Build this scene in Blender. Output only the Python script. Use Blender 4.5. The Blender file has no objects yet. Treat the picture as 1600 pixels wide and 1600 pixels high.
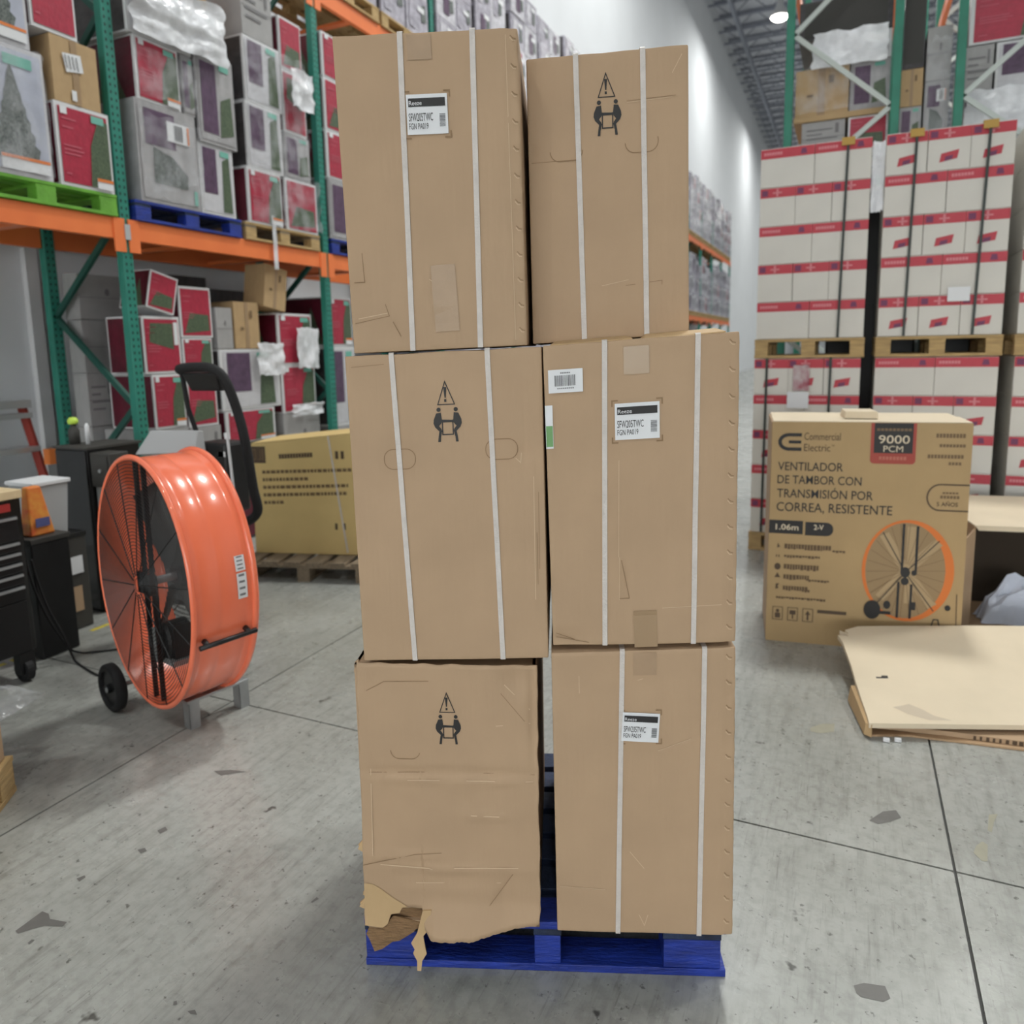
import bpy, bmesh, math, random
from mathutils import Vector, Matrix, noise

random.seed(7)
scene = bpy.context.scene
COL = scene.collection
PI = math.pi

# ------------------------------------------------------------------ camera, world, lights, exposure
R = Matrix(((0.9112504, -0.0410704, 0.4097998), (0.4113953, 0.1376532, -0.9010025), (-0.0194057, 0.9896286, 0.1423327)))
cam_data = bpy.data.cameras.new('camera')
cam_data.sensor_width = 36.0
cam_data.lens = 36.0 * 1152 / 1600
cam_data.shift_y = -89.0 / 1600
cam_data.shift_x = -2.0 / 1600
cam_data.clip_start = 0.05
cam_data.clip_end = 300
cam_data.dof.use_dof = True
cam_data.dof.focus_distance = 1.85
cam_data.dof.aperture_fstop = 2.8
cam = bpy.data.objects.new('camera', cam_data)
cam.matrix_world = Matrix.Translation((0, 0, 1.7)) @ R.to_4x4()
COL.objects.link(cam)
scene.camera = cam

scene.view_settings.view_transform = 'Standard'
scene.view_settings.look = 'None'
scene.view_settings.gamma = 1.0
scene.view_settings.use_curve_mapping = False
scene.view_settings.exposure = -0.29
scene.cycles.use_denoising = True
scene.cycles.max_bounces = 6
scene.cycles.diffuse_bounces = 3
scene.cycles.glossy_bounces = 3
scene.cycles.transmission_bounces = 3
scene.cycles.transparent_max_bounces = 8
scene.cycles.sample_clamp_indirect = 6.0

world = bpy.data.worlds.new('world')
scene.world = world
world.use_nodes = True
bg = world.node_tree.nodes['Background']
bg.inputs['Color'].default_value = (0.97, 1.0, 0.985, 1)      # even world light, let in through an added opening behind the camera
bg.inputs['Strength'].default_value = 7.6

LAMP_SPOTS = [(x, y) for y in (19.0, 34.0, 49.0, 64.0, 79.0) for x in (-3.15, 3.6, 10.3)] + [(-0.2, 9.0), (6.5, 9.0), (-3.15, -8.0), (3.6, -8.0)]  # spots after the grid are unseen, added to light the foreground
LAMP_Z = 14.9
LAMP_POWER = 400
NEAR_LAMP_POWER = 1020      # brighter unseen pair, added to set the floor light and shadows


def area(name, loc, size, power, rot=(0, 0, 0), color=(0.98, 1.0, 0.96)):
    l = bpy.data.lights.new(name, 'AREA')
    l.shape = 'DISK'
    l.size = size
    l.energy = power
    l.color = color
    o = bpy.data.objects.new(name, l)
    o.location = loc
    o.rotation_euler = rot
    COL.objects.link(o)
    return o


# ------------------------------------------------------------------ helpers
def srgb(c):
    if isinstance(c, str):
        c = tuple(int(c[i:i + 2], 16) for i in (0, 2, 4))
    return tuple(((v / 255) / 12.92 if v / 255 <= 0.04045 else ((v / 255 + 0.055) / 1.055) ** 2.4) for v in c) + (1.0,)


MATS = {}


def mat(name, color, rough=0.6, metal=0.0, var=0.0, var_scale=8.0, bump=0.0, bump_scale=40.0, stretch=(1, 1, 1), coat=0.0,
        spec=0.5, emit=0.0, alpha=1.0, color2=None):
    """Procedural material: base colour broken up by noise, optional fine relief."""
    m = bpy.data.materials.new(name)
    m.use_nodes = True
    nt = m.node_tree
    b = nt.nodes['Principled BSDF']
    b.inputs['Roughness'].default_value = rough
    b.inputs['Metallic'].default_value = metal
    b.inputs['Specular IOR Level'].default_value = spec
    b.inputs['Coat Weight'].default_value = coat
    b.inputs['Alpha'].default_value = alpha
    c = srgb(color)
    b.inputs['Base Color'].default_value = c
    if emit:
        b.inputs['Emission Color'].default_value = c
        b.inputs['Emission Strength'].default_value = emit
    tc = mp = None
    if var or bump:
        tc = nt.nodes.new('ShaderNodeTexCoord')
        mp = nt.nodes.new('ShaderNodeMapping')
        mp.inputs['Scale'].default_value = stretch
        nt.links.new(tc.outputs['Object'], mp.inputs['Vector'])
    if var:
        n = nt.nodes.new('ShaderNodeTexNoise')
        n.inputs['Scale'].default_value = var_scale
        n.inputs['Detail'].default_value = 5
        nt.links.new(mp.outputs['Vector'], n.inputs['Vector'])
        mr = nt.nodes.new('ShaderNodeMapRange')
        mr.inputs['From Min'].default_value = 0.3
        mr.inputs['From Max'].default_value = 0.7
        nt.links.new(n.outputs['Fac'], mr.inputs['Value'])
        mx = nt.nodes.new('ShaderNodeMix')
        mx.data_type = 'RGBA'
        c2 = srgb(color2) if color2 else tuple(v * (1 - var) for v in c[:3]) + (1,)
        c1 = c if color2 else tuple(min(1, v * (1 + var)) for v in c[:3]) + (1,)
        mx.inputs['A'].default_value = c2
        mx.inputs['B'].default_value = c1
        nt.links.new(mr.outputs['Result'], mx.inputs['Factor'])
        nt.links.new(mx.outputs['Result'], b.inputs['Base Color'])
    if bump:
        n2 = nt.nodes.new('ShaderNodeTexNoise')
        n2.inputs['Scale'].default_value = bump_scale
        n2.inputs['Detail'].default_value = 4
        nt.links.new(mp.outputs['Vector'], n2.inputs['Vector'])
        bp = nt.nodes.new('ShaderNodeBump')
        bp.inputs['Strength'].default_value = bump
        bp.inputs['Distance'].default_value = 0.02
        nt.links.new(n2.outputs['Fac'], bp.inputs['Height'])
        nt.links.new(bp.outputs['Normal'], b.inputs['Normal'])
    MATS[name] = m
    return m


def tag(o, label=None, cat=None, group=None, kind=None):
    if label:
        o['label'] = label
    if cat:
        o['category'] = cat
    if group:
        o['group'] = group
    if kind:
        o['kind'] = kind
    return o


def thing(name, label, cat, loc=(0, 0, 0), rz=0.0, group=None, rx=0.0, ry=0.0):
    o = bpy.data.objects.new(name, None)
    o.empty_display_size = 0.1
    COL.objects.link(o)
    o.location = loc
    o.rotation_euler = (rx, ry, rz)
    return tag(o, label, cat, group)


def link(name, me, m, parent=None, bevel=0.0, smooth=False):
    o = bpy.data.objects.new(name, me)
    COL.objects.link(o)
    if m is not None:
        for k in (m if isinstance(m, (list, tuple)) else [m]):
            me.materials.append(k)
    if parent is not None:
        o.parent = parent
    if smooth:
        for p in me.polygons:
            p.use_smooth = True
    if bevel:
        bv = o.modifiers.new('bevel', 'BEVEL')
        bv.width = bevel
        bv.segments = 2
        bv.limit_method = 'ANGLE'
        bv.angle_limit = math.radians(50)
    return o


class MB:
    """Collects shapes, then links them as one mesh object."""

    def __init__(self):
        self.v = []
        self.f = []
        self.mi = []
        self.cur = 0

    def add(self, verts, faces):
        k = len(self.v)
        self.v += [tuple(p) for p in verts]
        self.f += [tuple(i + k for i in f) for f in faces]
        self.mi += [self.cur] * len(faces)
        return self

    def hexa(self, p):
        """p: 8 corners, 0-3 bottom ring, 4-7 top ring"""
        return self.add(p, [(3, 2, 1, 0), (4, 5, 6, 7), (0, 1, 5, 4), (1, 2, 6, 5), (2, 3, 7, 6), (3, 0, 4, 7)])

    def box(self, x0, x1, y0, y1, z0, z1):
        return self.hexa([(x0, y0, z0), (x1, y0, z0), (x1, y1, z0), (x0, y1, z0), (x0, y0, z1), (x1, y0, z1), (x1, y1, z1), (x0, y1, z1)])

    def beam(self, a, b, w, h, up=(0, 0, 1)):
        a = Vector(a)
        b = Vector(b)
        d = (b - a).normalized()
        u = Vector(up)
        s = d.cross(u)
        if s.length < 1e-4:
            s = d.cross(Vector((1, 0, 0)))
        s.normalize()
        t = s.cross(d).normalized()
        p = []
        for c in (a, b):
            for (i, j) in ((-1, -1), (1, -1), (1, 1), (-1, 1)):
                p.append(c + s * (i * w / 2) + t * (j * h / 2))
        return self.add(p, [(0, 1, 2, 3), (7, 6, 5, 4), (4, 5, 1, 0), (5, 6, 2, 1), (6, 7, 3, 2), (7, 4, 0, 3)])

    def tube(self, path, r, n=10, closed=False, squash=1.0):
        path = [Vector(p) for p in path]
        rings = []
        m = len(path)
        prev = None
        for i in range(m):
            if closed:
                d = path[(i + 1) % m] - path[i - 1]
            else:
                d = path[min(i + 1, m - 1)] - path[max(i - 1, 0)]
            d.normalize()
            if prev is None:
                ref = Vector((0, 0, 1)) if abs(d.z) < 0.9 else Vector((1, 0, 0))
                s = d.cross(ref).normalized()
            else:
                s = (prev - d * prev.dot(d)).normalized()
            prev = s
            t = d.cross(s)
            rr = r[i] if isinstance(r, (list, tuple)) else r
            rings.append([path[i] + s * (rr * math.cos(2 * PI * k / n)) + t * (rr * squash * math.sin(2 * PI * k / n)) for k in range(n)])
        v = [p for ring in rings for p in ring]
        f = []
        for i in range(m if closed else m - 1):
            for k in range(n):
                a, b = i * n + k, i * n + (k + 1) % n
                c, e = ((i + 1) % m) * n + (k + 1) % n, ((i + 1) % m) * n + k
                f.append((a, b, c, e))
        if not closed:
            f.append(tuple(reversed(range(n))))
            f.append(tuple((m - 1) * n + k for k in range(n)))
        return self.add(v, f)

    def cyl(self, a, b, r, n=20):
        return self.tube([a, b], r, n)

    def poly(self, pts, th=None, nrm=(0, -1, 0)):
        """flat polygon; th gives it thickness along -nrm"""
        n = len(pts)
        if th is None:
            return self.add(pts, [tuple(range(n))])
        q = [tuple(Vector(p) - Vector(nrm) * th) for p in pts]
        fs = [tuple(range(n)), tuple(reversed(range(n, 2 * n)))]
        for i in range(n):
            j = (i + 1) % n
            fs.append((i, i + n, j + n, j))
        return self.add(list(pts) + q, fs)

    def build(self, name, m, parent=None, bevel=0.0, smooth=False):
        me = bpy.data.meshes.new(name)
        me.from_pydata(self.v, [], self.f)
        bm = bmesh.new()
        bm.from_mesh(me)
        bmesh.ops.recalc_face_normals(bm, faces=bm.faces)
        bm.to_mesh(me)
        bm.free()
        if any(self.mi):
            me.polygons.foreach_set('material_index', self.mi)
        return link(name, me, m, parent, bevel, smooth)


def boxpart(name, m, parent, x0, x1, y0, y1, z0, z1, bevel=0.004):
    return MB().box(x0, x1, y0, y1, z0, z1).build(name, m, parent, bevel)


def copy_tree(o, parent=None):
    c = o.copy()
    COL.objects.link(c)
    c.parent = parent
    for ch in list(o.children):
        copy_tree(ch, c)
    return c


FONT_CACHE = {}


def text_polys(s, bold=0.0):
    """Text outline as triangles in the unit of the font size, lower-left at the origin."""
    key = (s, bold)
    if key in FONT_CACHE:
        return FONT_CACHE[key]
    cu = bpy.data.curves.new('lettering', 'FONT')
    cu.body = s
    cu.offset = bold
    cu.resolution_u = 3
    o = bpy.data.objects.new('lettering', cu)
    COL.objects.link(o)
    bpy.context.view_layer.update()
    me = bpy.data.meshes.new_from_object(o.evaluated_get(bpy.context.evaluated_depsgraph_get()))
    vs = [(v.co.x, v.co.y) for v in me.vertices]
    fs = [tuple(p.vertices) for p in me.polygons]
    bpy.data.objects.remove(o)
    bpy.data.curves.remove(cu)
    bpy.data.meshes.remove(me)
    x0 = min(v[0] for v in vs)
    y0 = min(v[1] for v in vs)
    x1 = max(v[0] for v in vs)
    y1 = max(v[1] for v in vs)
    vs = [((x - x0) / (x1 - x0), (y - y0) / (y1 - y0)) for x, y in vs]
    FONT_CACHE[key] = (vs, fs)
    return vs, fs


FINE_PRINT = set('small_print faint_print bullet_marks handling_marks badge_small_print corner_marks crease barcode label_print band_print edge_print bold_print '
                 'square_marks picture_spokes sticker_print picture_blades picture_dark_parts'.split())


class Print:
    """Flat print laid on a surface: collects 2-D shapes (x right, z up), mapped by surf(x, z) to 3-D."""

    def __init__(self, surf):
        self.surf = surf
        self.b = MB()

    def raw(self, v, f):
        self.b.add([self.surf(x, z) for x, z in v], f)
        return self

    def rect(self, x0, z0, x1, z1):
        return self.raw([(x0, z0), (x1, z0), (x1, z1), (x0, z1)], [(0, 1, 2, 3)])

    def poly(self, pts):
        return self.raw(pts, [tuple(range(len(pts)))])

    def stroke(self, pts, w, closed=False):
        n = len(pts)
        rng = range(n if closed else n - 1)
        L = []
        for i in range(n):
            if closed:
                a, b = pts[i - 1], pts[(i + 1) % n]
            else:
                a, b = pts[max(i - 1, 0)], pts[min(i + 1, n - 1)]
            # mitre: average of the segment normals
            ns = Vector((0, 0))
            p = pts[i]
            for (q0, q1) in ((a, p), (p, b)):
                d = Vector((q1[0] - q0[0], q1[1] - q0[1]))
                if d.length > 1e-9:
                    d.normalize()
                    ns += Vector((-d.y, d.x))
            ns.normalize()
            d = Vector((b[0] - p[0], b[1] - p[1]))
            if d.length < 1e-9:
                d = Vector((p[0] - a[0], p[1] - a[1]))
            d.normalize()
            k = max(0.35, ns.dot(Vector((-d.y, d.x))))
            ns = ns * (w / 2 / k)
            L += [(p[0] + ns.x, p[1] + ns.y), (p[0] - ns.x, p[1] - ns.y)]
        f = []
        for i in rng:
            j = (i + 1) % n
            f.append((2 * i, 2 * i + 1, 2 * j + 1, 2 * j))
        return self.raw(L, f)

    def text(self, s, x0, z0, x1, z1, bold=0.02):
        v, f = text_polys(s, bold)
        return self.raw([(x0 + a * (x1 - x0), z0 + b * (z1 - z0)) for a, b in v], f)

    def disc(self, cx, cz, rx, rz, n=24):
        return self.poly([(cx + rx * math.cos(2 * PI * k / n), cz + rz * math.sin(2 * PI * k / n)) for k in range(n)])

    def build(self, name, m, parent):
        me = bpy.data.meshes.new(name)
        me.from_pydata(self.b.v, [], self.b.f)
        o = link(name, me, m, parent)
        if name in FINE_PRINT:
            o['kind'] = 'stuff'
        return o


def rounded(x0, z0, x1, z1, r, n=5, corners=(1, 1, 1, 1)):
    """corners: bl, br, tr, tl"""
    out = []
    for (cx, cz, a0, on, px, pz) in ((x0 + r, z0 + r, PI, corners[0], x0, z0), (x1 - r, z0 + r, 1.5 * PI, corners[1], x1, z0),
                                     (x1 - r, z1 - r, 0, corners[2], x1, z1), (x0 + r, z1 - r, 0.5 * PI, corners[3], x0, z1)):
        if not on:
            out.append((px, pz))
            continue
        for k in range(n + 1):
            a = a0 + 0.5 * PI * k / n
            out.append((cx + r * math.cos(a), cz + r * math.sin(a)))
    return out

# ------------------------------------------------------------------ materials
def cardboard(name, color, var=0.05, flute=0.05):
    m = mat(name, color, rough=0.62, var=var, var_scale=5, spec=0.3)
    nt = m.node_tree
    b = nt.nodes['Principled BSDF']
    tc = nt.nodes.new('ShaderNodeTexCoord')
    w = nt.nodes.new('ShaderNodeTexWave')
    w.bands_direction = 'X'
    w.inputs['Scale'].default_value = 22
    w.inputs['Distortion'].default_value = 0.4
    w.inputs['Detail'].default_value = 2
    n = nt.nodes.new('ShaderNodeTexNoise')
    n.inputs['Scale'].default_value = 14
    n.inputs['Detail'].default_value = 6
    mp = nt.nodes.new('ShaderNodeMapping')
    mp.inputs['Scale'].default_value = (3, 1, 0.6)
    nt.links.new(tc.outputs['Object'], w.inputs['Vector'])
    nt.links.new(tc.outputs['Object'], mp.inputs['Vector'])
    nt.links.new(mp.outputs['Vector'], n.inputs['Vector'])
    ad = nt.nodes.new('ShaderNodeMath')
    ad.operation = 'MULTIPLY_ADD'
    ad.inputs[1].default_value = flute
    nt.links.new(w.outputs['Fac'], ad.inputs[0])
    nt.links.new(n.outputs['Fac'], ad.inputs[2])
    bp = nt.nodes.new('ShaderNodeBump')
    bp.inputs['Strength'].default_value = 0.12
    bp.inputs['Distance'].default_value = 0.01
    nt.links.new(ad.outputs[0], bp.inputs['Height'])
    nt.links.new(bp.outputs['Normal'], b.inputs['Normal'])
    return m


kraft = cardboard('kraft_cardboard', (187, 158, 128))
kraft_warm = cardboard('kraft_cardboard_warm', (186, 154, 121))
kraft_raw = cardboard('raw_inner_cardboard', (203, 172, 130), var=0.09)
kraft_dark = mat('torn_fluting', (150, 118, 84), rough=0.9, var=0.25, var_scale=40, bump=0.6, bump_scale=60, stretch=(1, 1, 6))
kraft_yellow = cardboard('yellow_cardboard', (220, 192, 132), var=0.04)
kraft_pale = cardboard('pale_cardboard', (226, 210, 184), var=0.03)
kraft_fan = cardboard('fan_carton_cardboard', (184, 156, 114), var=0.04)
ink = mat('black_ink', (38, 36, 36), rough=0.55)
ink_soft = mat('faded_ink', (122, 98, 70), rough=0.6)
ink_mid = mat('brown_ink', (88, 70, 52), rough=0.6)
ink_grey = mat('grey_ink', (120, 121, 124), rough=0.6)
crease_ink = mat('die_cut_edge', (150, 122, 92), rough=0.8)  # die-cut edges and corner marks; shade painted into creases and seam scallops
crease_light = mat('scuffed_crease', (212, 186, 154), rough=0.7)  # lit side of crease and seam relief, painted as pale strokes
white_paper = mat('white_paper', (232, 233, 236), rough=0.45)
strap_white = mat('white_plastic_strap', (214, 206, 200), rough=0.35, var=0.06, var_scale=30, bump=0.2, bump_scale=200)
tape_clear = mat('clear_tape', (176, 148, 119), rough=0.4, var=0.05, var_scale=20, bump=0.1, bump_scale=30)
tape_brown = mat('brown_tape', (168, 140, 108), rough=0.3, coat=0.2)
blue_paint = mat('blue_pallet_paint', (33, 62, 168), rough=0.5, var=0.28, var_scale=9, bump=0.3, bump_scale=30, stretch=(1, 4, 4), color2=(18, 38, 116))
blue_worn = mat('worn_blue_wood', (46, 62, 96), rough=0.7, var=0.4, var_scale=10, bump=0.4, bump_scale=30, color2=(24, 28, 42))
wood = mat('pallet_wood', (190, 160, 112), rough=0.8, var=0.22, var_scale=6, bump=0.3, bump_scale=30, stretch=(1, 8, 8))
wood_old = mat('old_pallet_wood', (140, 124, 104), rough=0.85, var=0.3, var_scale=6, bump=0.3, bump_scale=30, stretch=(1, 8, 8))
green_paint = mat('green_pallet_paint', (112, 176, 62), rough=0.6, var=0.2, var_scale=8, bump=0.2, bump_scale=30)
orange_metal = mat('orange_beam_paint', (255, 134, 76), rough=0.42, var=0.07, var_scale=5)
orange_fan = mat('orange_fan_paint', (255, 128, 92), rough=0.24, var=0.04, var_scale=4, coat=0.4, bump=0.05, bump_scale=8)
black_metal = mat('black_metal', (20, 20, 22), rough=0.45, var=0.2, var_scale=6)
black_gloss = mat('black_gloss', (16, 17, 20), rough=0.22, coat=0.3)
rubber = mat('black_rubber', (24, 24, 26), rough=0.75)
steel = mat('galvanised_steel', (176, 179, 180), rough=0.42, metal=0.55, var=0.12, var_scale=14)
brace_white = mat('pale_grey_brace_paint', (200, 208, 204), rough=0.5)
grey_plastic = mat('grey_plastic', (186, 188, 190), rough=0.5)
dark_grey = mat('dark_grey_plastic', (62, 60, 57), rough=0.6)
wall_white = mat('white_wall_paint', (236, 238, 242), rough=0.8, var=0.02, var_scale=1)
wall_low = mat('grey_wall_paint', (176, 178, 180), rough=0.8, var=0.1, var_scale=1.5)
ceil_mat = mat('grey_roof_deck', (222, 224, 232), rough=0.6, metal=0.2)
joist_mat = mat('grey_joist_steel', (146, 150, 162), rough=0.6)
lamp_shell = mat('lamp_housing', (225, 225, 225), rough=0.4)
lamp_glow = mat('lamp_lens', (255, 250, 240), rough=0.4, emit=14.0)
carton_white = mat('white_carton_board', (222, 218, 210), rough=0.6, var=0.03, var_scale=4)
red_band = mat('red_carton_print', (196, 62, 76), rough=0.5, var=0.06, var_scale=14)
red_deep = mat('deep_red_carton_print', (176, 50, 72), rough=0.35, var=0.12, var_scale=10, bump=0.15, bump_scale=14)
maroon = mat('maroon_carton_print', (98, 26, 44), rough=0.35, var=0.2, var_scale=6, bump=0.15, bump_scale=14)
purple = mat('plum_carton_print', (94, 72, 96), rough=0.35, var=0.25, var_scale=10, bump=0.15, bump_scale=14)
green_print = mat('tree_photo_print', (104, 118, 92), rough=0.4, var=0.3, var_scale=60, color2=(58, 76, 58))
grey_tree = mat('grey_tree_photo_print', (132, 138, 134), rough=0.4, var=0.4, var_scale=50, color2=(52, 62, 60))
grey_board = mat('grey_carton_board', (172, 170, 172), rough=0.4, var=0.12, var_scale=8, bump=0.1, bump_scale=10)
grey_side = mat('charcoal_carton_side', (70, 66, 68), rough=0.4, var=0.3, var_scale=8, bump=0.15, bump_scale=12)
pale_board = mat('pale_carton_board', (206, 205, 210), rough=0.35, var=0.07, var_scale=9, bump=0.15, bump_scale=12)
edge_white = mat('white_carton_edge', (226, 226, 228), rough=0.35)
teal_print = mat('teal_sticker', (120, 188, 172), rough=0.5)
orange_print = mat('orange_sticker', (232, 130, 62), rough=0.5)
red_print = mat('red_badge_ink', (168, 66, 52), rough=0.5)
orange_ink = mat('orange_fan_ink', (222, 122, 52), rough=0.55)
tan_ink = mat('blade_ink', (160, 134, 98), rough=0.6)
tan_light = mat('blade_highlight_ink', (182, 156, 118), rough=0.6)
yellow_tape = mat('yellow_floor_tape', (205, 186, 66), rough=0.6, var=0.2, var_scale=20)
stain_mat = mat('dark_floor_stain', (112, 110, 107), rough=0.5, var=0.1, var_scale=20)
stain_tan = mat('tan_floor_stain', (164, 160, 142), rough=0.6, var=0.06, var_scale=20)
lime = mat('lime_cap', (200, 232, 90), rough=0.4)
red_rail = mat('red_ladder_rail', (150, 52, 40), rough=0.5)
alu = mat('aluminium', (196, 200, 204), rough=0.35, metal=0.7)
yellow_strap = mat('edge_protector', (196, 158, 84), rough=0.7)
green_strap = mat('dark_green_strap', (48, 56, 52), rough=0.5)


def film_material(name, color, alpha):
    m = mat(name, color, rough=0.16, bump=0.9, bump_scale=9, spec=0.7)
    nt = m.node_tree
    b = nt.nodes['Principled BSDF']
    out = nt.nodes['Material Output']
    tr = nt.nodes.new('ShaderNodeBsdfTransparent')
    mx = nt.nodes.new('ShaderNodeMixShader')
    n = nt.nodes.new('ShaderNodeTexNoise')
    n.inputs['Scale'].default_value = 7
    n.inputs['Detail'].default_value = 3
    tc = nt.nodes.new('ShaderNodeTexCoord')
    nt.links.new(tc.outputs['Object'], n.inputs['Vector'])
    mr = nt.nodes.new('ShaderNodeMapRange')
    mr.inputs['From Min'].default_value = 0.35
    mr.inputs['From Max'].default_value = 0.65
    mr.inputs['To Min'].default_value = max(0, alpha - 0.12)
    mr.inputs['To Max'].default_value = min(1, alpha + 0.15)
    nt.links.new(n.outputs['Fac'], mr.inputs['Value'])
    nt.links.new(mr.outputs['Result'], mx.inputs['Fac'])
    nt.links.new(tr.outputs['BSDF'], mx.inputs[1])
    nt.links.new(b.outputs['BSDF'], mx.inputs[2])
    nt.links.new(mx.outputs['Shader'], out.inputs['Surface'])
    return m


film = film_material('stretch_film', (235, 236, 242), 0.13)
film_dense = film_material('bunched_stretch_film', (244, 245, 250), 0.86)
film_dark = film_material('dark_stretch_film', (60, 54, 70), 0.7)


def post_material():
    """green rack paint with two rows of punched slots down the face"""
    m = mat('green_post_paint', (48, 134, 118), rough=0.42, var=0.1, var_scale=6)
    nt = m.node_tree
    b = nt.nodes['Principled BSDF']
    src = b.inputs['Base Color'].links[0].from_socket
    tc = nt.nodes.new('ShaderNodeTexCoord')
    mp = nt.nodes.new('ShaderNodeMapping')
    mp.inputs['Rotation'].default_value = (PI / 2, 0, 0)
    sx = nt.nodes.new('ShaderNodeSeparateXYZ')
    nt.links.new(tc.outputs['Object'], sx.inputs['Vector'])

    def math_node(op, a, bb=None):
        k = nt.nodes.new('ShaderNodeMath')
        k.operation = op
        for i, v in enumerate((a, bb)):
            if v is None:
                continue
            if isinstance(v, (int, float)):
                k.inputs[i].default_value = v
            else:
                nt.links.new(v, k.inputs[i])
        return k.outputs[0]
    # slots: repeat every 5 cm in z, at two columns in the post's local x
    fz = math_node('ABSOLUTE', math_node('SUBTRACT', math_node('FRACT', math_node('MULTIPLY', sx.outputs['Z'], 20)), 0.5))
    fx = math_node('ABSOLUTE', math_node('SUBTRACT', math_node('ABSOLUTE', sx.outputs['Y']), 0.02))
    slot = math_node('MULTIPLY', math_node('LESS_THAN', fz, 0.2), math_node('LESS_THAN', fx, 0.007))
    mx = nt.nodes.new('ShaderNodeMix')
    mx.data_type = 'RGBA'
    nt.links.new(src, mx.inputs['A'])
    mx.inputs['B'].default_value = srgb((14, 44, 42))
    nt.links.new(slot, mx.inputs['Factor'])
    nt.links.new(mx.outputs['Result'], b.inputs['Base Color'])
    return m


post_green = post_material()
post_flat = mat('green_paint', (46, 128, 106), rough=0.42, var=0.1)
brace_green = mat('green_brace_paint', (30, 84, 74), rough=0.45, var=0.1)


def floor_material():
    m = bpy.data.materials.new('polished_concrete')
    m.use_nodes = True
    nt = m.node_tree
    b = nt.nodes['Principled BSDF']
    tc = nt.nodes.new('ShaderNodeTexCoord')

    def noise_node(scale, detail, stretch=None):
        n = nt.nodes.new('ShaderNodeTexNoise')
        n.inputs['Scale'].default_value = scale
        n.inputs['Detail'].default_value = detail
        n.inputs['Roughness'].default_value = 0.6
        if stretch:
            mp = nt.nodes.new('ShaderNodeMapping')
            mp.inputs['Scale'].default_value = stretch[0]
            mp.inputs['Rotation'].default_value = (0, 0, stretch[1])
            nt.links.new(tc.outputs['Object'], mp.inputs['Vector'])
            nt.links.new(mp.outputs['Vector'], n.inputs['Vector'])
        else:
            nt.links.new(tc.outputs['Object'], n.inputs['Vector'])
        return n.outputs['Fac']

    def ramp(fac, stops):
        r = nt.nodes.new('ShaderNodeValToRGB')
        el = r.color_ramp.elements
        el[0].position, el[0].color = stops[0][0], srgb(stops[0][1])
        el[1].position, el[1].color = stops[-1][0], srgb(stops[-1][1])
        for p, c in stops[1:-1]:
            e = el.new(p)
            e.color = srgb(c)
        nt.links.new(fac, r.inputs['Fac'])
        return r.outputs['Color']

    def mult(a, bcol, f):
        mx = nt.nodes.new('ShaderNodeMix')
        mx.data_type = 'RGBA'
        mx.blend_type = 'MULTIPLY'
        mx.inputs['Factor'].default_value = f
        nt.links.new(a, mx.inputs['A'])
        nt.links.new(bcol, mx.inputs['B'])
        return mx.outputs['Result']
    base = ramp(noise_node(0.9, 6), [(0.3, (158, 159, 153)), (0.5, (171, 172, 167)), (0.7, (181, 182, 178))])
    base = mult(base, ramp(noise_node(26, 8), [(0.32, (205, 205, 203)), (0.55, (255, 255, 255))]), 0.5)
    base = mult(base, ramp(noise_node(7, 8, ((4, 0.5, 1), 0.5)), [(0.3, (205, 204, 202)), (0.5, (255, 255, 255))]), 0.55)
    base = mult(base, ramp(noise_node(9, 3), [(0.26, (120, 118, 116)), (0.31, (255, 255, 255))]), 0.9)
    base = mult(base, ramp(noise_node(38, 4), [(0.31, (128, 127, 124)), (0.37, (255, 255, 255))]), 0.75)
    base = mult(base, ramp(noise_node(16, 6, ((6, 0.35, 1), -0.4)), [(0.30, (196, 195, 192)), (0.42, (255, 255, 255))]), 0.6)
    nt.links.new(base, b.inputs['Base Color'])
    rr = nt.nodes.new('ShaderNodeMapRange')
    rr.inputs['To Min'].default_value = 0.16
    rr.inputs['To Max'].default_value = 0.4
    nt.links.new(noise_node(3, 5), rr.inputs['Value'])
    nt.links.new(rr.outputs['Result'], b.inputs['Roughness'])
    b.inputs['Specular IOR Level'].default_value = 0.65
    bp = nt.nodes.new('ShaderNodeBump')
    bp.inputs['Strength'].default_value = 0.06
    bp.inputs['Distance'].default_value = 0.01
    nt.links.new(noise_node(60, 6), bp.inputs['Height'])
    nt.links.new(bp.outputs['Normal'], b.inputs['Normal'])
    return m


concrete = floor_material()
joint_dark = mat('joint_filler', (92, 92, 90), rough=0.8)

# ------------------------------------------------------------------ the setting
floor = MB().box(-9, 24, -40, 100, -0.3, -0.012).build('floor', joint_dark)
tag(floor, kind='structure')
XJ = [-9, -5.81, -2.715, 0.38, 3.475, 6.57, 9.665, 12.76, 24]
YJ = [-40, -15.85, -11.25, -6.65, -2.05, 2.55, 7.15, 11.75, 16.35, 20.95, 25.55, 40, 60, 100]
g = 0.0045
for i in range(len(XJ) - 1):
    for j in range(len(YJ) - 1):
        boxpart('slab', concrete, floor, XJ[i] + g, XJ[i + 1] - g, YJ[j] + g, YJ[j + 1] - g, -0.05, 0.0, 0.0)


def blotch(pts, m, z=0.0008):
    MB().add([(x, y, z) for x, y in pts], [tuple(range(len(pts)))]).build('stain', m, floor)


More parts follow.
